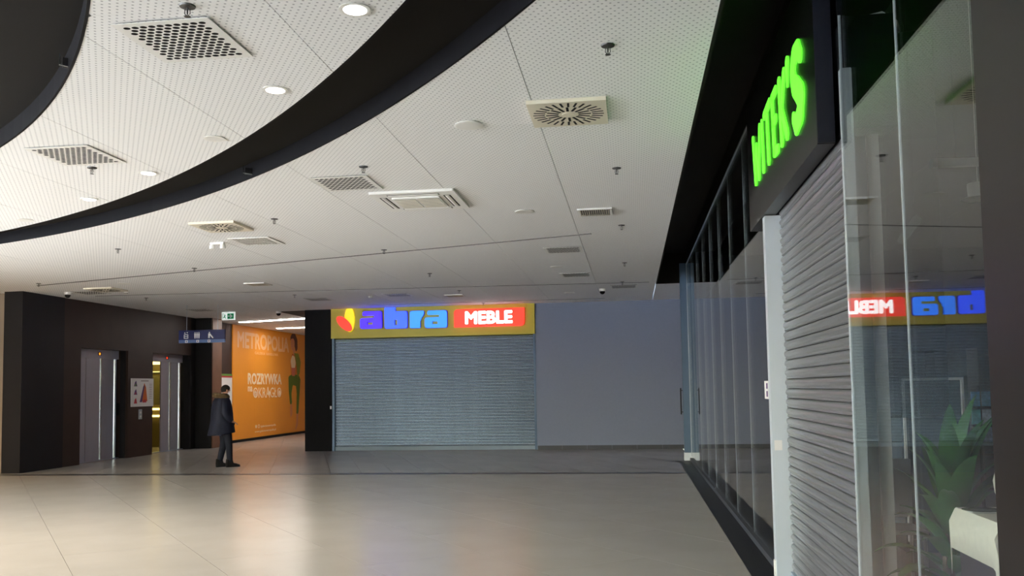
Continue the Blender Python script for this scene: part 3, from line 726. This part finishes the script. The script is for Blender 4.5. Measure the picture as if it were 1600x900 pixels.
clo=cl.add(vs_,fs).build('table_cloth','cloth',smooth=True); md=clo.modifiers.new('thick','SOLIDIFY'); md.thickness=.004; md.offset=1
tag(clo,'off white cloth draped over the cabinet in the shop window','cloth')
vz=B().lathe([(.05,0),(.085,.03),(.115,.09),(.12,.14),(.105,.20),(.07,.245),(.045,.26),(.05,.275),(.04,.275),(.035,.255),(0,.25)],(1.68,4.12,.968),28).build('vase','ceramic',smooth=True,loc=(1.68,4.12,.968))
tag(vz,'round pale ceramic vase standing on the draped cloth','vase')
pltb=B().lathe([(.0,0),(.06,.002),(.085,.012),(.08,.014),(.055,.006),(0,.006)],(1.52,4.16,.969),24).build('small_plate','chrome',smooth=True,loc=(1.52,4.16,.969)); tag(pltb,'small shiny plate on the cloth left of the vase','plate')
# glass door display fridge
fr=thing('display_fridge','upright display fridge with glass door beyond the plant','fridge',(2.72,8.8,0))
B().box(2.44,3.0,8.52,8.56,.0,1.60).box(2.44,2.47,8.5,9.1,0,1.6).box(2.97,3.0,8.5,9.1,0,1.6).box(2.44,3.0,8.5,9.1,1.56,1.6).box(2.44,3.0,8.5,9.1,0,.12).build('cabinet','fridge',fr)
B().box(2.455,2.475,8.47,8.50,.1,1.58).box(2.965,2.985,8.47,8.50,.1,1.58).box(2.455,2.985,8.47,8.50,1.56,1.585).build('door_frame','paint_white',fr)
B().box(2.50,2.95,8.50,8.515,.2,1.5).build('door_glass','fridge',fr)
# postcard rack
rk=thing('card_rack','postcard rack with three rows of colourful cards in the shop','rack',(3.5,9.5,0))
B().tube([(3.5,9.54,0),(3.5,9.54,1.5)],.015,8).build('rack_pole','black',rk); B().lathe([(.2,0),(.2,.015),(.03,.03)],(3.5,9.54,0)).build('rack_base','black',rk)
for r_ in range(3):
    for c_ in range(2):
        xa=3.41+.10*c_; za=.93+.18*r_
        B().box(xa,xa+.085,9.49,9.5,za,za+.15).build('card','card%d'%((r_*2+c_)%6),rk)
    B().box(3.40,3.61,9.47,9.53,.915+.18*r_,.925+.18*r_).build('rack_shelf','black',rk)
# white chair and dark display units deeper inside
ch=thing('shop_chair','pale chair standing in the shop left of the fridge','chair',(1.95,7.1,0))
B().bbox(1.78,2.14,6.9,7.28,.42,.45,.005).build('seat','chair_white',ch); B().bbox(1.78,2.14,7.26,7.29,.5,.95,.005).build('backrest','chair_white',ch)
for xa in (1.80,2.12):
    for ya in (6.92,7.26): B().tube([(xa,ya,0),(xa,ya,.43 if ya<7 else .55)],.014,8).build('leg','chair_white',ch)
for (xa,ya,lab) in ((5.2,12.5,'dark shelving unit deep inside the glass fronted shop'),(3.8,13.5,'dark counter shelving behind the far glass panes')):
    u=thing('shelf_unit',lab,'shelf',(xa,ya,0))
    for xx in (xa-.6,xa+.57): B().box(xx,xx+.03,ya,ya+.4,0,2.0).build('side_panel','dark_wood',u)
    for k in range(5): B().box(xa-.57,xa+.57,ya,ya+.4,.1+.45*k,.13+.45*k).build('shelf','dark_wood',u)
for (x_,y_,z_,lab) in ((2.1,12.4,2.55,'small white lantern lamp behind the far glass panes'),(1.9,9.6,2.4,'round globe lamp behind the glass near the shutter')):
    t=thing('pendant_lamp',lab,'lamp',(x_,y_,z_))
    B().lathe([(.05,0),(.07,.02),(.07,.2),(.05,.22),(0,.22)],(x_,y_,z_),20).build('shade','white_plastic',t,smooth=True); B().tube([(x_,y_,z_+.22),(x_,y_,4.25)],.003,6).build('cord','black',t)

# ------------------------------------------------------------------ ceiling fittings
# perforated return-air plate: real round holes in staggered rows over a dark box
def perf_plate():
    b=B(); nc,nr=10,13; W=.52; cw=W/nc; rh=W/nr; r=.0212; ns=12
    def solid(x0,x1,y0,y1): b.add([(x0,y0,0),(x1,y0,0),(x1,y1,0),(x0,y1,0)],[(0,1,2,3)])
    for j in range(nr):
        y0=-W/2+j*rh; off=0 if j%2==0 else cw/2; cnt=nc if j%2==0 else nc-1
        if off: solid(-W/2,-W/2+off,y0,y0+rh); solid(W/2-off,W/2,y0,y0+rh)
        for i in range(cnt):
            x0=-W/2+off+i*cw; cx=x0+cw/2; cy=y0+rh/2; ring=[];out=[]
            for k in range(ns):
                a=2*PI*(k+.5)/ns; ring.append((cx+r*math.cos(a),cy+r*.80*math.sin(a),0))
                c_,s_=math.cos(a),math.sin(a); q=min(cw/2/max(abs(c_),1e-6),rh/2/max(abs(s_),1e-6)); out.append((cx+q*c_,cy+q*s_,0))
            vs_=ring+out; fs=[(k,(k+1)%ns,ns+(k+1)%ns,ns+k) for k in range(ns)]
            cor=[(x0+cw,y0+rh,0),(x0,y0+rh,0),(x0,y0,0),(x0+cw,y0,0)]
            n=len(vs_); vs_+=cor
            for ci,(qx,qy) in enumerate(((1,1),(-1,1),(-1,-1),(1,-1))):
                for k in range(ns):
                    p0,p1=out[k],out[(k+1)%ns]
                    e0='x' if abs(abs(p0[0]-cx)-cw/2)<1e-6 else 'y'; e1='x' if abs(abs(p1[0]-cx)-cw/2)<1e-6 else 'y'
                    if e0!=e1 and (p0[0]+p1[0]-2*cx)*qx>0 and (p0[1]+p1[1]-2*cy)*qy>0: fs.append((ns+k,ns+(k+1)%ns,n+ci))
            b.add(vs_,fs)
    for (x0,x1,y0,y1) in ((-.3,.3,-.3,-W/2),(-.3,.3,W/2,.3),(-.3,-W/2,-W/2,W/2),(W/2,.3,-W/2,W/2)): solid(x0,x1,y0,y1)
    b.add([(-.3,-.3,0),(.3,-.3,0),(.3,.3,0),(-.3,.3,0),(-.3,-.3,.004),(.3,-.3,.004),(.3,.3,.004),(-.3,.3,.004)],[(0,1,5,4),(1,2,6,5),(2,3,7,6),(3,0,4,7)])
    return b
ZF=C-.012
def make_perf():
    t=thing('return_air_grille','x','ceiling vent',(0,0,ZF))
    perf_plate().build('perforated_plate','vent_white',t,local=True)
    B().box(-.28,.28,-.28,.28,.008,.011).build('dark_box','void',t,local=True); return t
def make_bar():
    t=thing('bar_grille','x','ceiling vent',(0,0,ZF))
    b=B()
    for (x0,x1,y0,y1) in ((-.3,.3,-.3,-.25),(-.3,.3,.25,.3),(-.3,-.25,-.25,.25),(.25,.3,-.25,.25)): b.box(x0,x1,y0,y1,-.004,.006)
    b.build('frame','vent_white',t,local=True); B().box(-.26,.26,-.26,.26,.008,.011).build('dark_box','void',t,local=True)
    for i in range(11): B().box(-.25+.0455*i+.012,-.25+.0455*i+.034,-.25,.25,-.003,.006).build('bar','vent_white',t,local=True)
    return t
def make_swirl():
    t=thing('swirl_diffuser','x','ceiling diffuser',(0,0,C-.03))
    B().box(-.3,.3,-.3,.3,0,.029).build('plate','ivory',t,local=True)
    for ringi,(r0,r1,n,wd) in enumerate(((.08,.175,16,.010),(.185,.275,28,.0085))):
        for k in range(n):
            a=2*PI*k/n+(.06 if ringi else 0); c_,s_=math.cos(a),math.sin(a)
            b=B(); b.prism([(r0*c_-wd*s_*-1,r0*s_-wd*c_),(r1*c_+wd*s_,r1*s_-wd*c_),(r1*c_-wd*s_,r1*s_+wd*c_),(r0*c_-wd*s_,r0*s_+wd*c_)],-.0015,.001,lambda u,v,h:(u,v,h))
            b.build('air_slot','void',t,local=True)
    B().lathe([(.05,-.004),(.052,0)],(0,0,0),24).build('hub','ivory',t,local=True); return t
def make_square():
    t=thing('square_diffuser','x','ceiling diffuser',(0,0,C-.02))
    b=B()
    for (x0,x1,y0,y1) in ((-.21,.21,-.21,-.18),(-.21,.21,.18,.21),(-.21,-.18,-.18,.18),(.18,.21,-.18,.18)): b.box(x0,x1,y0,y1,0,.019)
    b.build('frame','vent_white',t,local=True); B().box(-.19,.19,-.19,.19,.015,.018).build('dark_box','brass_dark',t,local=True)
    for i in range(14): B().box(-.178+.026*i,-.170+.026*i,-.178,.178,-.002,.014).build('blade','ivory',t,local=True)
    return t
def make_spk():
    t=thing('ceiling_speaker','x','speaker',(0,0,C-.012))
    B().lathe([(.115,.011),(.12,.004),(.112,0),(.10,.0)],(0,0,0),32).build('rim','white_plastic',t,local=True,smooth=True); B().lathe([(.10,-.001),(.05,-.003),(.0001,-.004)],(0,0,0),32).build('mesh_cover','vent_white',t,local=True,smooth=True); return t
def make_down(on):
    t=thing('downlight','x','ceiling light',(0,0,C-.01))
    B().lathe([(.088,.009),(.092,.003),(.075,0),(.066,.004)],(0,0,0),28).build('trim_ring','white_plastic',t,local=True,smooth=True); B().lathe([(.066,.0015),(.066,.004)],(0,0,0),28).build('lens','lamp_emit' if on else 'vent_white',t,local=True); return t
def make_spr():
    t=thing('sprinkler','x','sprinkler',(0,0,C))
    B().lathe([(.045,-.001),(.042,-.008),(.02,-.012)],(0,0,0),18).build('rosette','brass_dark',t,local=True,smooth=True); B().lathe([(.006,-.011),(.004,-.05)],(0,0,0),10).build('body','brass_dark',t,local=True)
    B().tube([(-.014,0,-.02),(-.016,0,-.045),(0,0,-.06)],.003,5).tube([(.014,0,-.02),(.016,0,-.045),(0,0,-.06)],.003,5).build('frame_arms','brass_dark',t,local=True); B().lathe([(.018,-.06),(.018,-.063)],(0,0,0),14).build('deflector','brass_dark',t,local=True); return t
def make_dome():
    t=thing('dome_camera','x','camera',(0,0,C))
    B().lathe([(.07,-.001),(.07,-.045),(.062,-.055)],(0,0,0),24).build('base','white_plastic',t,local=True,smooth=True)
    B().lathe([(.058,-.055),(.056,-.08),(.042,-.105),(.02,-.118),(.001,-.121)],(0,0,0),24).build('dome','void',t,local=True,smooth=True); return t
def make_det():
    t=thing('smoke_detector','x','detector',(0,0,C))
    B().lathe([(.055,-.001),(.055,-.018),(.048,-.03),(.03,-.045),(.012,-.05)],(0,0,0),20).build('cover','white_plastic',t,local=True,smooth=True); B().lathe([(.04,-.034),(.042,-.037),(.036,-.042)],(0,0,0),20).build('vent_ring','brass_dark',t,local=True); return t
def place(proto, spots, group, z=None):
    for i,(x_,y_,lab) in enumerate(spots):
        o=proto if i==0 else copy_tree(proto)
        o.location=(x_,y_,proto.location.z); o['label']=lab
        if len(spots)>1: o['group']=group
place(make_perf(),[(-2.65,4.91,'large perforated air grille nearest the viewer at upper left'),(-4.89,7.15,'perforated air grille with a sprinkler at its lower edge'),
  (-2.88,8.66,'perforated air grille just left of the air conditioning cassette'),(-1.01,13.60,'perforated grille right beneath the end of the slanting slot'),
  (-1.01,16.7,'perforated grille second from the grey wall on its ceiling row'),(-.13,18.95,'perforated grille beside the right dome camera'),
  (-7.2,19.6,'perforated grille in front of the black pillar'),(-5.19,19.2,'perforated grille catching blue light above the letter b'),
  (-11.2,16.93,'perforated grille by the dome camera at far left'),(-11.0,21.3,'perforated grille left of the green exit sign')],'perforated ceiling grilles')
place(make_bar(),[(-5.23,11.74,'striped bar grille just right of the twin emergency lamp')],'bar')
place(make_swirl(),[(-.44,6.72,'big ivory swirl diffuser at the upper right of the ceiling'),(-5.19,10.58,'ivory swirl diffuser left of the striped bar grille'),(-10.55,16.45,'small looking swirl diffuser above the lift wall')],'swirl ceiling diffusers')
place(make_square(),[(-.40,10.70,'square slatted diffuser below the round speaker on the right'),(-7.30,16.45,'square slatted diffuser between the two slot lines at left'),(-3.98,19.66,'square slatted diffuser lit red above the letters of the yellow sign')],'square ceiling diffusers')
place(make_spk(),[(-1.27,6.93,'round white speaker left of the big swirl diffuser'),(-1.25,10.51,'round white speaker left of the square slatted diffuser'),(-1.28,15.5,'round speaker between two perforated grilles'),(-9.69,15.7,'round speaker above the left end of the slot lines'),(-1.37,19.9,'round speaker left of the right dome camera')],'round ceiling speakers')
place(make_down(True),[(-1.5,4.67,'lit round downlight nearest the top edge'),(-2.47,5.85,'lit round downlight beside the middle of the dark curve'),(-4.62,7.87,'lit downlight right of the second perforated grille'),(-5.86,8.81,'lit downlight furthest left along the dark curve')],'lit downlights along the curve')
place(make_down(False),[(-3.45,6.9,'unlit downlight between the lit ones on the curve'),(-7.3,9.71,'unlit downlight at the left end of the curve')],'unlit downlights along the curve')
place(make_spr(),[(-2.4,4.47,'sprinkler at the top edge above the largest grille'),(-.1,5.45,'sprinkler above the big swirl diffuser'),(-2.51,8.05,'sprinkler just above the grille beside the cassette'),(-.1,8.6,'sprinkler below the big swirl diffuser on the right'),
  (-.09,11.7,'sprinkler under the square diffuser on the right'),(-.08,15.3,'sprinkler close to the black recess above the grey wall'),(-3.72,12.95,'sprinkler below the cassette above the slanting slot'),(-3.67,15.8,'sprinkler under the middle of the slanting slot'),
  (-4.36,10.3,'sprinkler right of the left swirl diffuser'),(-7.48,11.95,'sprinkler alone on the ceiling below the dark curve'),(-7.41,14.1,'sprinkler just above the left half of the slanting slot'),(-11.2,15.3,'sprinkler at the far left by the charcoal block'),
  (-5.02,7.58,'sprinkler at the lower edge of the second grille'),(-10.7,18.2,'sprinkler above the lifts below the second slot'),(-7.38,18.55,'sprinkler above the orange passage'),(-3.69,18.7,'sprinkler above the red lettered plate'),(-3.65,21.6,'sprinkler touching the top of the yellow sign'),(-.15,18.1,'sprinkler beside the grille at the right dome camera')],'ceiling sprinklers')
place(make_dome(),[(-11.6,16.75,'dome camera at the left beside the charcoal wall'),(-9.3,22.25,'dome camera beside the black pillar over the passage'),(-.6,19.3,'dome camera above the plain grey wall')],'dome cameras')
place(make_det(),[(-10.45,17.0,'round smoke detector below the left swirl diffuser'),(-5.86,19.3,'small smoke detector above the yellow and red petals')],'smoke detectors')
em=thing('emergency_lamp','white twin emergency lamp left of the striped grille','lamp',(-5.83,11.76,C))
B().box(-5.93,-5.73,11.73,11.79,C-.03,C-.001).build('bracket','white_plastic',em)
for x_ in (-5.91,-5.75): B().lathe([(.03,-.03),(.04,-.05),(.042,-.09),(.03,-.095)],(x_,11.76,C),16).build('spot_head','white_plastic',em,smooth=True)
# air conditioning cassette
ac=thing('air_conditioner','white four way air conditioning cassette in the ceiling','air conditioner',(-2.32,9.59,C))
A0=.475
b=B(); b.prism(rrect(-2.32-A0,-2.32+A0,9.59-A0,9.59+A0,(.03,)*4),C-.03,C-.002,lambda u,v,h:(u,v,h)).build('panel','white_plastic',ac)
B().prism(rrect(-2.32-.27,-2.32+.27,9.59-.27,9.59+.27,(.02,)*4),C-.045,C-.03,lambda u,v,h:(u,v,h)).build('grille_frame','white_plastic',ac)
for sx in (-1,1):
    xa=-2.32+(.012 if sx>0 else -.252)
    B().box(xa,xa+.24,9.36,9.82,C-.0465,C-.045).build('grille_back','brass_dark',ac)
    for k in range(11): B().box(xa,xa+.24,9.37+.042*k,9.385+.042*k,C-.050,C-.0465).build('grille_bar','ivory',ac)
for (x0,x1,y0,y1) in ((-2.32-.40,-2.32-.32,9.3,9.88),(-2.32+.32,-2.32+.40,9.3,9.88),(-2.61,-2.03,9.59-.40,9.59-.32),(-2.61,-2.03,9.59+.32,9.59+.40)):
    B().box(x0,x1,y0,y1,C-.0315,C-.030).build('air_outlet','void',ac)
    b=B(); lx=(x1-x0)>(y1-y0)
    pr=arc(0,0,.05,200,340,6)
    if lx: b.prism([((y0+y1)/2+q[0]*.7,C-.016+q[1]*.45) for q in pr],x0+.01,x1-.01,lambda u,v,h:(h,u,v))
    else: b.prism([((x0+x1)/2+q[0]*.7,C-.016+q[1]*.45) for q in pr],y0+.01,y1-.01,lambda u,v,h:(u,h,v))
    b.build('flap','white_plastic',ac,smooth=True)
# exit sign and blue direction sign
ex=thing('exit_sign','green and white illuminated exit sign with arrow','sign',(-10.54,21.9,3.48))
B().box(-10.72,-10.36,21.88,21.93,3.48,3.69).build('housing','exit_white',ex); B().box(-10.56,-10.52,21.89,21.92,3.69,C).build('mount','alu',ex)
def xp(p,m,nm,d=.003): return B().prism(p,0,d,lambda u,v,h:(u,21.88-h,v)).build(nm,m,ex)
xp(rrect(-10.565,-10.385,3.51,3.655,(.01,)*4),'exit_green','green_field')
xp([(-10.545,3.572),(-10.47,3.572),(-10.50,3.53),(-10.475,3.53),(-10.415,3.582),(-10.475,3.635),(-10.50,3.635),(-10.47,3.594),(-10.545,3.594)],'paint_white','arrow',.006)
xp(ell2(-10.635,3.635,.014,.014,0,12),'exit_green','runner'); xp([(-10.66,3.61),(-10.63,3.615),(-10.60,3.585),(-10.615,3.575),(-10.63,3.59),(-10.625,3.56),(-10.60,3.53),(-10.615,3.515),(-10.645,3.55),(-10.68,3.53),(-10.685,3.545),(-10.65,3.575)],'exit_green','runner')
xp([(-10.70,3.51),(-10.69,3.51),(-10.69,3.64),(-10.66,3.64),(-10.66,3.655),(-10.70,3.655)],'exit_green','door_mark')
bs=thing('direction_sign','dark blue hanging sign with lift toilet and escalator icons','sign',(-10.3,20,2.78))
B().box(-10.89,-9.71,19.98,20.03,2.855,3.09).build('panel','sign_blue',bs); B().box(-10.89,-9.71,19.978,20.032,2.78,2.855).build('lower_band','sign_blue2',bs)
for x_ in (-10.7,-9.9): B().tube([(x_,20.005,3.09),(x_,20.005,C)],.005,6).build('hanger','alu',bs)
def bp(p,nm='icon',m='paint_white',d=.004,holes=()): return B().prism(p,0,d,lambda u,v,h:(u,19.977-h,v),holes=holes).build(nm,m,bs)
x_=-10.70; bp(rrect(x_-.055,x_+.055,2.885,2.99,(.008,)*4),holes=[rrect(x_-.04,x_+.04,2.90,2.93,(.003,)*4),rrect(x_-.04,x_+.04,2.945,2.975,(.003,)*4)])
for k in (-.03,.03): bp([(x_+k-.02,3.01),(x_+k+.02,3.01),(x_+k,3.045)] if k<0 else [(x_+k-.02,3.045),(x_+k,3.01),(x_+k+.02,3.045)])
for k in (-.05,0,.05):
    cx=-10.42+k; bp(ell2(cx,3.025,.014,.014,0,10)); bp(roundpoly([(cx-.02,3.005),(cx+.02,3.005),(cx+.016,2.93),(cx+.01,2.885),(cx-.01,2.885),(cx-.016,2.93)],.006))
x_=-10.07; bp(ell2(x_-.03,3.02,.016,.016,0,10)); bp([(x_-.06,3.0),(x_-.01,3.0),(x_+.07,2.90),(x_+.07,2.885),(x_+.045,2.885),(x_-.015,2.955),(x_-.02,2.885),(x_-.035,2.885),(x_-.04,2.95),(x_-.048,2.885),(x_-.062,2.885)])
for x_ in (-10.69,-10.40,-10.11):
    bp(rrect(x_-.033,x_+.033,2.785,2.85,(.006,)*4),'arrow_plate',d=.005); bp([(x_-.02,2.815),(x_,2.84),(x_+.02,2.815),(x_+.006,2.815),(x_+.006,2.795),(x_-.006,2.795),(x_-.006,2.815)],'arrow','sign_blue',.007)

# ------------------------------------------------------------------ the man
def skin_body(name, pts, edges, root, m, parent, sub=2, loc=None):
    me=bpy.data.meshes.new(name); me.from_pydata([p[:3] for p in pts],edges,[]); me.update()
    o=bpy.data.objects.new(name,me); COL.objects.link(o)
    sk=o.modifiers.new('skin','SKIN'); sk.use_smooth_shade=True
    if not me.skin_vertices: 
        pass
    for i,p in enumerate(pts):
        sv=me.skin_vertices[0].data[i]; r=p[3]; sv.radius=r if isinstance(r,tuple) else (r,r); sv.use_root=(i==root)
    ss=o.modifiers.new('sub','SUBSURF'); ss.levels=sub; ss.render_levels=sub
    dg=bpy.context.evaluated_depsgraph_get(); dg.update(); nm=bpy.data.meshes.new_from_object(o.evaluated_get(dg))
    bpy.data.objects.remove(o); bpy.data.meshes.remove(me)
    nm.name=name
    for p in nm.polygons: p.use_smooth=True
    nm.materials.clear(); nm.materials.append(M(m))
    q=bpy.data.objects.new(name,nm); COL.objects.link(q); q.parent=parent
    return q
def chain(lists):
    """list of polylines; equal points are merged"""
    pts=[];idx={};ed=[]
    for pl_ in lists:
        pr=None
        for p in pl_:
            k=tuple(round(c,4) for c in p[:3])
            if k not in idx: idx[k]=len(pts); pts.append(p)
            if pr is not None and pr!=idx[k]: ed.append((pr,idx[k]))
            pr=idx[k]
    return pts,ed
MP=(-8.55,17.62,0)
# local frame: +x forward (the way he faces), +y his left, z up
pel=(-.01,0,.90,(.13,.11)); 
body=[[pel,(-.03,0,1.10,(.12,.10)),(-.05,0,1.30,(.12,.10)),(-.05,0,1.44,(.07,.065)),(-.025,0,1.50,(.052,.052)),(-.005,0,1.555,(.06,.06)),(.02,0,1.615,(.082,.076)),(.012,0,1.675,(.07,.066))]]
for s in (1,-1):
    yh=.095*s; fx=-.07*s
    body.append([pel,(0,yh,.86,(.085,.085)),(.03+fx*.3,yh*1.05,.48,(.058,.058)),(-.0+fx,yh*1.05,.10,(.042,.042)),(.02+fx,yh*1.05,.045,(.042,.04)),(.17+fx,yh*1.15,.035,(.036,.03))])
    sh_=(-.06,.14*s,1.38,(.05,.05)); el=(-.10,.245*s,1.14,(.046,.046)); wr=(.06,.225*s,.96,(.03,.034))
    body.append([(-.05,0,1.44,(.07,.065)),sh_,el,wr,(.115,.21*s,.935,(.026,.036))])
    pm=(.115,.21*s,.935,(.026,.036))
    for k,(dy,ln) in enumerate(((.026,.060),(.009,.068),(-.009,.064),(-.026,.052))):
        a=(.145,.21*s+dy*.9,.925+.0*k,(.0095,.0095)); b_=(.145+ln*.6,.21*s+dy,.905,(.0085,.0085)); c_=(.145+ln*.75,.21*s+dy,.875,(.0075,.0075))
        body.append([pm,a,b_,c_])
    body.append([pm,(.125,.21*s-.035*s,.945,(.010,.010)),(.16,.21*s-.05*s,.935,(.0085,.0085))])
pts,ed=chain(body)
man=thing('person','man in a navy parka and dark jeans standing by the lifts','person',MP,math.radians(46))
bd=skin_body('body',pts,ed,0,'skin',man)
# face: nose, ears, brows belong to the head
fc=B(); fc.ell((.095,0,1.612),(.018,.013,.022),8,6); fc.build('nose','skin',man,smooth=True,local=True)
for s in (1,-1):
    B().ell((.008,.078*s,1.612),(.02,.012,.03),8,6).build('ear','skin',man,smooth=True,local=True)
    B().ell((.092,.030*s,1.630),(.006,.010,.005),8,6).build('eye','hair',man,smooth=True,local=True)
B().ell((.092,0,1.572),(.008,.024,.006),8,6).build('mouth','print_red',man,smooth=True,local=True)
# hair cap
hb=B(); n1,n2=18,12; vs_=[];fs=[]
for i in range(n2+1):
    th=PI*.62*i/n2
    for k in range(n1):
        an=2*PI*k/n1; fr_=math.cos(an); lim=th*(1-.34*max(0,fr_)) *(1+.12*max(0,-fr_))
        vs_.append((.010+.098*math.sin(lim)*math.cos(an),.088*math.sin(lim)*math.sin(an),1.628+.102*math.cos(lim)))
for i in range(n2):
    for k in range(n1): fs.append((i*n1+k,(i+1)*n1+k,(i+1)*n1+(k+1)%n1,i*n1+(k+1)%n1))
hb.add(vs_,fs).build('hair','hair',man,smooth=True,local=True)
# jeans and boots
jl=[]
jp=(-.01,0,.92,(.15,.135))
for s in (1,-1):
    yh=.095*s; fx=-.07*s
    jl.append([jp,(0,yh,.84,(.105,.10)),(.03+fx*.3,yh*1.05,.48,(.078,.075)),(.0+fx,yh*1.05,.14,(.066,.062)),(.0+fx,yh*1.05,.105,(.064,.06))])
pts,ed=chain(jl); skin_body('jeans',pts,ed,0,'jeans',man)
for s in (1,-1):
    yh=.0998*s; fx=-.07*s
    bt=B(); prof=[(-.075,.0),(-.08,.06),(-.072,.17),(.045,.17),(.07,.09),(.14,.07),(.205,.045),(.215,.0)]
    vs_=[];m_=len(prof)
    for yo,sc in ((-.048,.9),(-.03,1.0),(.03,1.0),(.048,.9)):
        for (px_,pz_) in prof: vs_.append((fx+px_*sc,yh+yo*1.0,pz_*(.94 if sc<1 else 1)))
    fs=[(r_*m_+k,r_*m_+(k+1)%m_,(r_+1)*m_+(k+1)%m_,(r_+1)*m_+k) for r_ in range(3) for k in range(m_)]+[tuple(range(m_)),tuple(reversed(range(3*m_,4*m_)))]
    bt.add(vs_,fs).build('boot','boots',man,smooth=True,local=True)
# parka: lofted rings, open flared hem; sleeves as tapered skins
def ringloft(rings,n=24):
    vs_=[];fs=[]
    for (cx,cy,cz,rx,ry,tilt) in rings:
        for k in range(n):
            a=2*PI*k/n; c_,s_=math.cos(a),math.sin(a); e=.85
            x_=rx*math.copysign(abs(c_)**e,c_); y_=ry*math.copysign(abs(s_)**e,s_)
            vs_.append((cx+x_,cy+y_,cz+tilt*x_))
    for i in range(len(rings)-1):
        for k in range(n): fs.append((i*n+k,i*n+(k+1)%n,(i+1)*n+(k+1)%n,(i+1)*n+k))
    return vs_,fs
rg=[(-.075,0,.70,.275,.265,.12),(-.075,0,.73,.272,.262,.11),(-.07,0,.84,.25,.25,.06),(-.065,0,.98,.225,.24,.03),(-.065,0,1.12,.215,.235,0),(-.068,0,1.26,.20,.235,0),(-.07,0,1.38,.17,.215,0),(-.065,0,1.45,.135,.17,0),(-.05,0,1.50,.095,.11,0),(-.045,0,1.53,.08,.085,0)]
v1,f1=ringloft(rg); pk=B().add(v1,f1).build('parka','jacket',man,smooth=True,local=True)
md=pk.modifiers.new('thick','SOLIDIFY'); md.thickness=.02; md.offset=-1
for s in (1,-1):
    pts,ed=chain([[(-.055,.13*s,1.41,(.085,.085)),(-.10,.255*s,1.26,(.092,.086)),(-.125,.29*s,1.12,(.082,.08)),(-.03,.275*s,1.02,(.074,.072)),(.065,.24*s,.955,(.058,.06))]])
    skin_body('sleeve',pts,ed,0,'jacket',man)
B().box(-.31,-.12,-.12,.12,.668,.676).build('light_lining','sign_blue2',man,local=True)
# hood with fur
B().lathe([(.13,0),(.155,.04),(.14,.10),(.10,.12),(.085,.08),(.09,.02)],(-.075,0,1.425),20,1.0,1.15).build('hood','jacket',man,smooth=True,local=True)
fu=B(); rf=random.Random(5)
for k in range(26):
    a=2*PI*k/26; fu.ell((-.09+.125*math.cos(a),.14*math.sin(a),1.485+.02*math.cos(a)*-1+.01*rf.random()),(.052+.012*rf.random(),.05,.058),8,6)
fu.build('fur_collar','fur',man,smooth=True,local=True)
# ------------------------------------------------------------------ light of the ceiling downlights
def spot(parent, energy, col, size=140):
    L_=bpy.data.lights.new('lamp_light','SPOT'); L_.energy=energy; L_.color=col; L_.spot_size=math.radians(size); L_.spot_blend=.8; L_.shadow_soft_size=.06
    lo=bpy.data.objects.new('lamp_light',L_); COL.objects.link(lo); lo.parent=parent; lo.location=(0,0,-.03)
for o in [o for o in bpy.data.objects if o.name.startswith('downlight') and o.parent is None and 'unlit' not in o['label']]: spot(o,(45 if o.location.x>-3 else 190),(1,.94,.86))
for k,(x_,y_) in enumerate(((-7.2,7.6),(-8.6,8.9),(-6.2,5.2),(-8.4,6.4))):        # the row goes on to the left, out of view
    src=[o for o in bpy.data.objects if o.name=='downlight'][0]
    t=copy_tree_vis(src); t.location=(x_,y_,C-.01); t['label']='lit round downlight left of the picture, '+('nearest','second','third','fourth')[k]+' of its row'; t['group']='downlights left of the picture'
    spot(t,230,(1,.88,.72))
for k,(x_,y_) in enumerate(((-14.5,13.0),(-17,14.0))):
    t=thing('corridor_downlight','warm round downlight in the left corridor '+('by the charcoal block','at the far end')[k],'ceiling light',(x_,y_,C),group='warm downlights of the left corridor')
    B().lathe([(.15,-.001),(.15,-.012),(.12,-.014)],(x_,y_,C),20).build('trim_ring','white_plastic',t)
    spot(t,420,(1,.70,.42),150)
